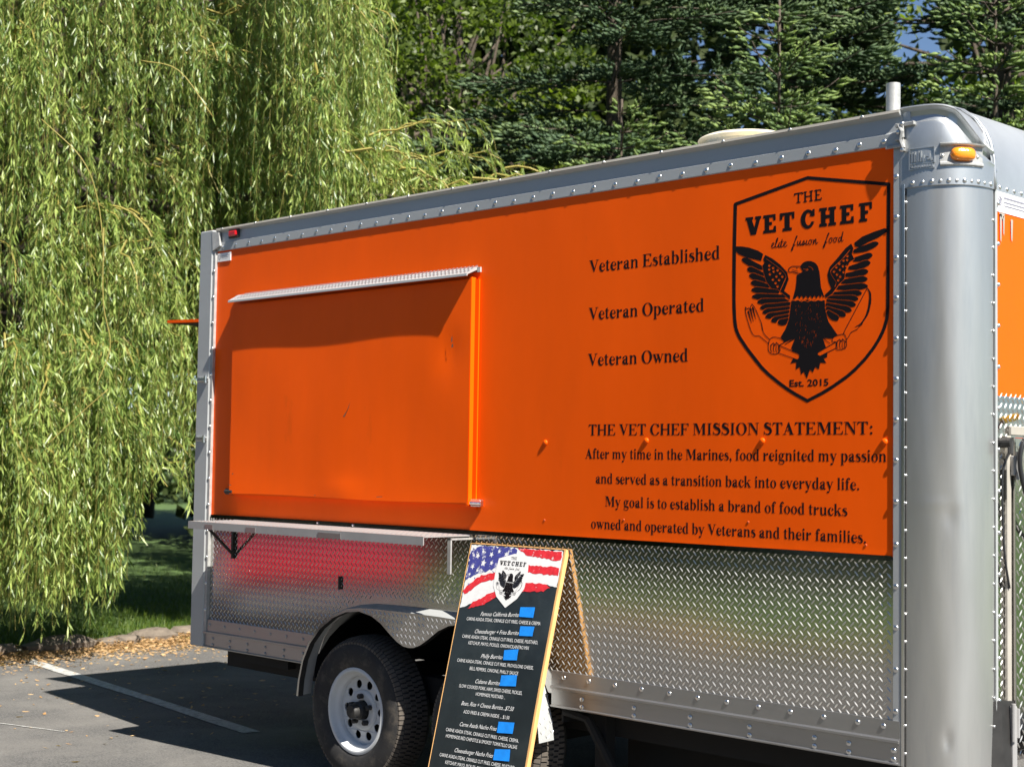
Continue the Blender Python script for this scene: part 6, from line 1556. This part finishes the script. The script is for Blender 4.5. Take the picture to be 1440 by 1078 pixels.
# ---- grass near the edge, leaf litter on the asphalt
r = np.random.default_rng(5)
n = 26000
gx = -11.9 - r.exponential(2.2, n); gy = r.uniform(-.9, 8.5, n)
gz = np.array([ground_z(x) for x in gx]) + LZ
P = np.stack([gx, gy, gz], axis=1)
d = norm(r.normal(0, .35, (n, 3)) + np.array([0, 0, 1.0])); s = norm(np.cross(d, r.normal(0, 1, (n, 3))))
v, f = leaf_cloud(P, d, s, r.uniform(.05, .11, n), .008, .1)
build_leaves('grass', [(v, f)], 'grass_blade', None, np.repeat(r.uniform(0, .8, n), 4))
n = 15000
u = r.uniform(0, 1, n)
e = r.exponential(.22, n)
lx = -11.78 + e + (r.uniform(0, 1, n) < .03) * r.uniform(0, 4.2, n); ly = r.uniform(-.9, 4.3, n)
ok = (lx < -5.9)
lx, ly = lx[ok], ly[ok]; n = len(lx)
lz = np.array([ground_z(x) for x in lx]) + .004 + np.exp(-(lx + 11.72) / .25) * r.uniform(0, .07, n)
P = np.stack([lx, ly, lz], axis=1)
az = r.uniform(0, 6.283, n)
d = norm(np.stack([np.cos(az), np.sin(az), r.uniform(-.05, .25, n)], axis=1)); s = norm(np.cross(d, np.array([0, 0, 1.0]) + r.normal(0, .25, (n, 3))))
Ls = r.uniform(.02, .055, n)
v, f = leaf_cloud(P, d, s, Ls, Ls * r.uniform(.25, .6, n), .12)
build_leaves('leaf_litter', [(v, f)], 'dry_leaf', None, np.repeat(r.uniform(0, 1, n), 4))

# ================================================================== BEHIND THE PHOTOGRAPHER (seen mirrored in the plates)
n = 5000
r = np.random.default_rng(6)
lx = r.uniform(-11, 9, n); ly = np.array([edge_y(x) for x in lx]) + r.exponential(.16, n) - .12 + .25 * np.sin(lx * 1.3)
P = np.stack([lx, ly, np.array([ground_z(x) for x in lx]) + .07], axis=1)
az = r.uniform(0, 6.283, n)
d = np.stack([np.cos(az), np.sin(az), np.zeros(n)], axis=1); s = norm(np.cross(d, np.array([0, 0, 1.0])))
v, f = leaf_cloud(P, d, s, .12, .09, .1)
build_leaves('leaf_litter', [(v, f)], 'dry_leaf', None, np.repeat(r.uniform(0, 1, n), 4))
n = 26000
hx = r.uniform(-42, 26, n); hy = r.uniform(-18, -13.5, n); top = 5.4 + 1.8 * np.sin(hx * .35) + 1.2 * np.sin(hx * .9 + 1)
hz = r.uniform(0, 1, n) ** .8 * top
P = np.stack([hx, hy, hz], axis=1)
d = norm(r.normal(0, 1, (n, 3))); s = norm(np.cross(d, r.normal(0, 1, (n, 3))))
v, f = leaf_cloud(P, d, s, .55, .45, .1)
build_leaves('roadside_woods', [(v, f)], 'far_leaf', None, np.repeat(r.uniform(0, .8, n), 4))

def car(label, loc, rz, paint):
    root = bpy.data.objects.new('parked_car', None); link(root)
    root['label'] = label; root['category'] = 'car'
    root.location = loc; root.rotation_euler = (0, 0, rz)
    prof = [(-2.15, .48), (-2.2, .56), (-2.12, .78), (-1.75, .88), (-1.2, .92), (-.75, .93), (1.0, .93), (1.75, .86), (2.12, .72), (2.2, .58), (2.15, .48)]
    wh = []
    for cx in (1.35, -1.35):
        wh += [(cx + .37 * math.cos(math.radians(t)), .30 + .37 * math.sin(math.radians(t))) for t in range(0, 181, 20)]
    body = prof + [(1.35 + .37, .24)] + wh[:10] + [(1.35 - .37, .22), (-1.35 + .37, .22)] + wh[10:] + [(-1.35 - .37, .25)]
    rows = []
    for y, k in ((-.80, .90), (-.88, .97), (-.90, 1.0), (.90, 1.0), (.88, .97), (.80, .90)):
        rows.append([(x * (.985 if abs(y) < .86 else 1), y, .30 + (z - .30) * k if z > .3 else z) for x, z in body + body[:1]])
    m = MB().grid(rows)
    for row in (rows[0], rows[-1]):
        v_, f_ = fill([[(p[0], p[2]) for p in row[:-1]]])
        m.add([(a, row[0][1], b) for a, b, c in v_], f_)
    b_ = m.build('body', paint, root); autosmooth(b_, 30)
    m = MB(); m.box(-2.14, -1.80, -.84, .84, .22, .475, .02); m.box(1.80, 2.14, -.84, .84, .22, .475, .02); m.box(-.95, .95, -.86, .86, .2, .30)
    m.build('bumper', 'car_grey', root, kind='stuff')
    cab = [(-1.75, .90), (-1.05, 1.36), (-.5, 1.43), (.25, 1.40), (1.05, .92)]
    m = MB()
    m.grid([[(x * (1 if z < 1 else .97), y * (1 if z < 1 else .80), z) for x, z in cab + cab[:1]] for y in (-.80, -.78, .78, .80)])
    for y in (-.80, .80):
        m.add([(x * (1 if z < 1 else .97), y * (1 if z < 1 else .80), z) for x, z in cab], [tuple(range(5))])
    m.build('windows', 'car_glass', root)
    m = MB(); m.grid([[(x, y, 1.435 - abs(y) * .03) for x in (-1.05, -.6, 0, .28)] for y in (-.63, 0, .63)]); m.build('roof', paint, root)
    for cx in (-1.35, 1.35):
        for sy in (-1, 1):
            m = MB(); m.lathe([(.001, .0), (.20, .0), (.30, .02), (.32, .06), (.32, .17), (.28, .2), (.001, .2)], (cx, sy * .70 - (.0 if sy < 0 else 0) - (.1 if sy < 0 else -.0), .32), 1, 28)
            m.build('wheel', 'rubber', root, smooth=True)
            m = MB(); m.lathe([(.001, 0), (.19, .0), (.2, .02)], (cx, sy * .915, .32), 1, 24); m.build('rim', 'car_grey', root)
    return root
car('red car parked across the lot, seen only mirrored in the tread plate under the shelf', (-12.85, -5.4, ground_z(-12)), math.radians(38), 'car_red')
print('leaves', nw, 'needles', tot)
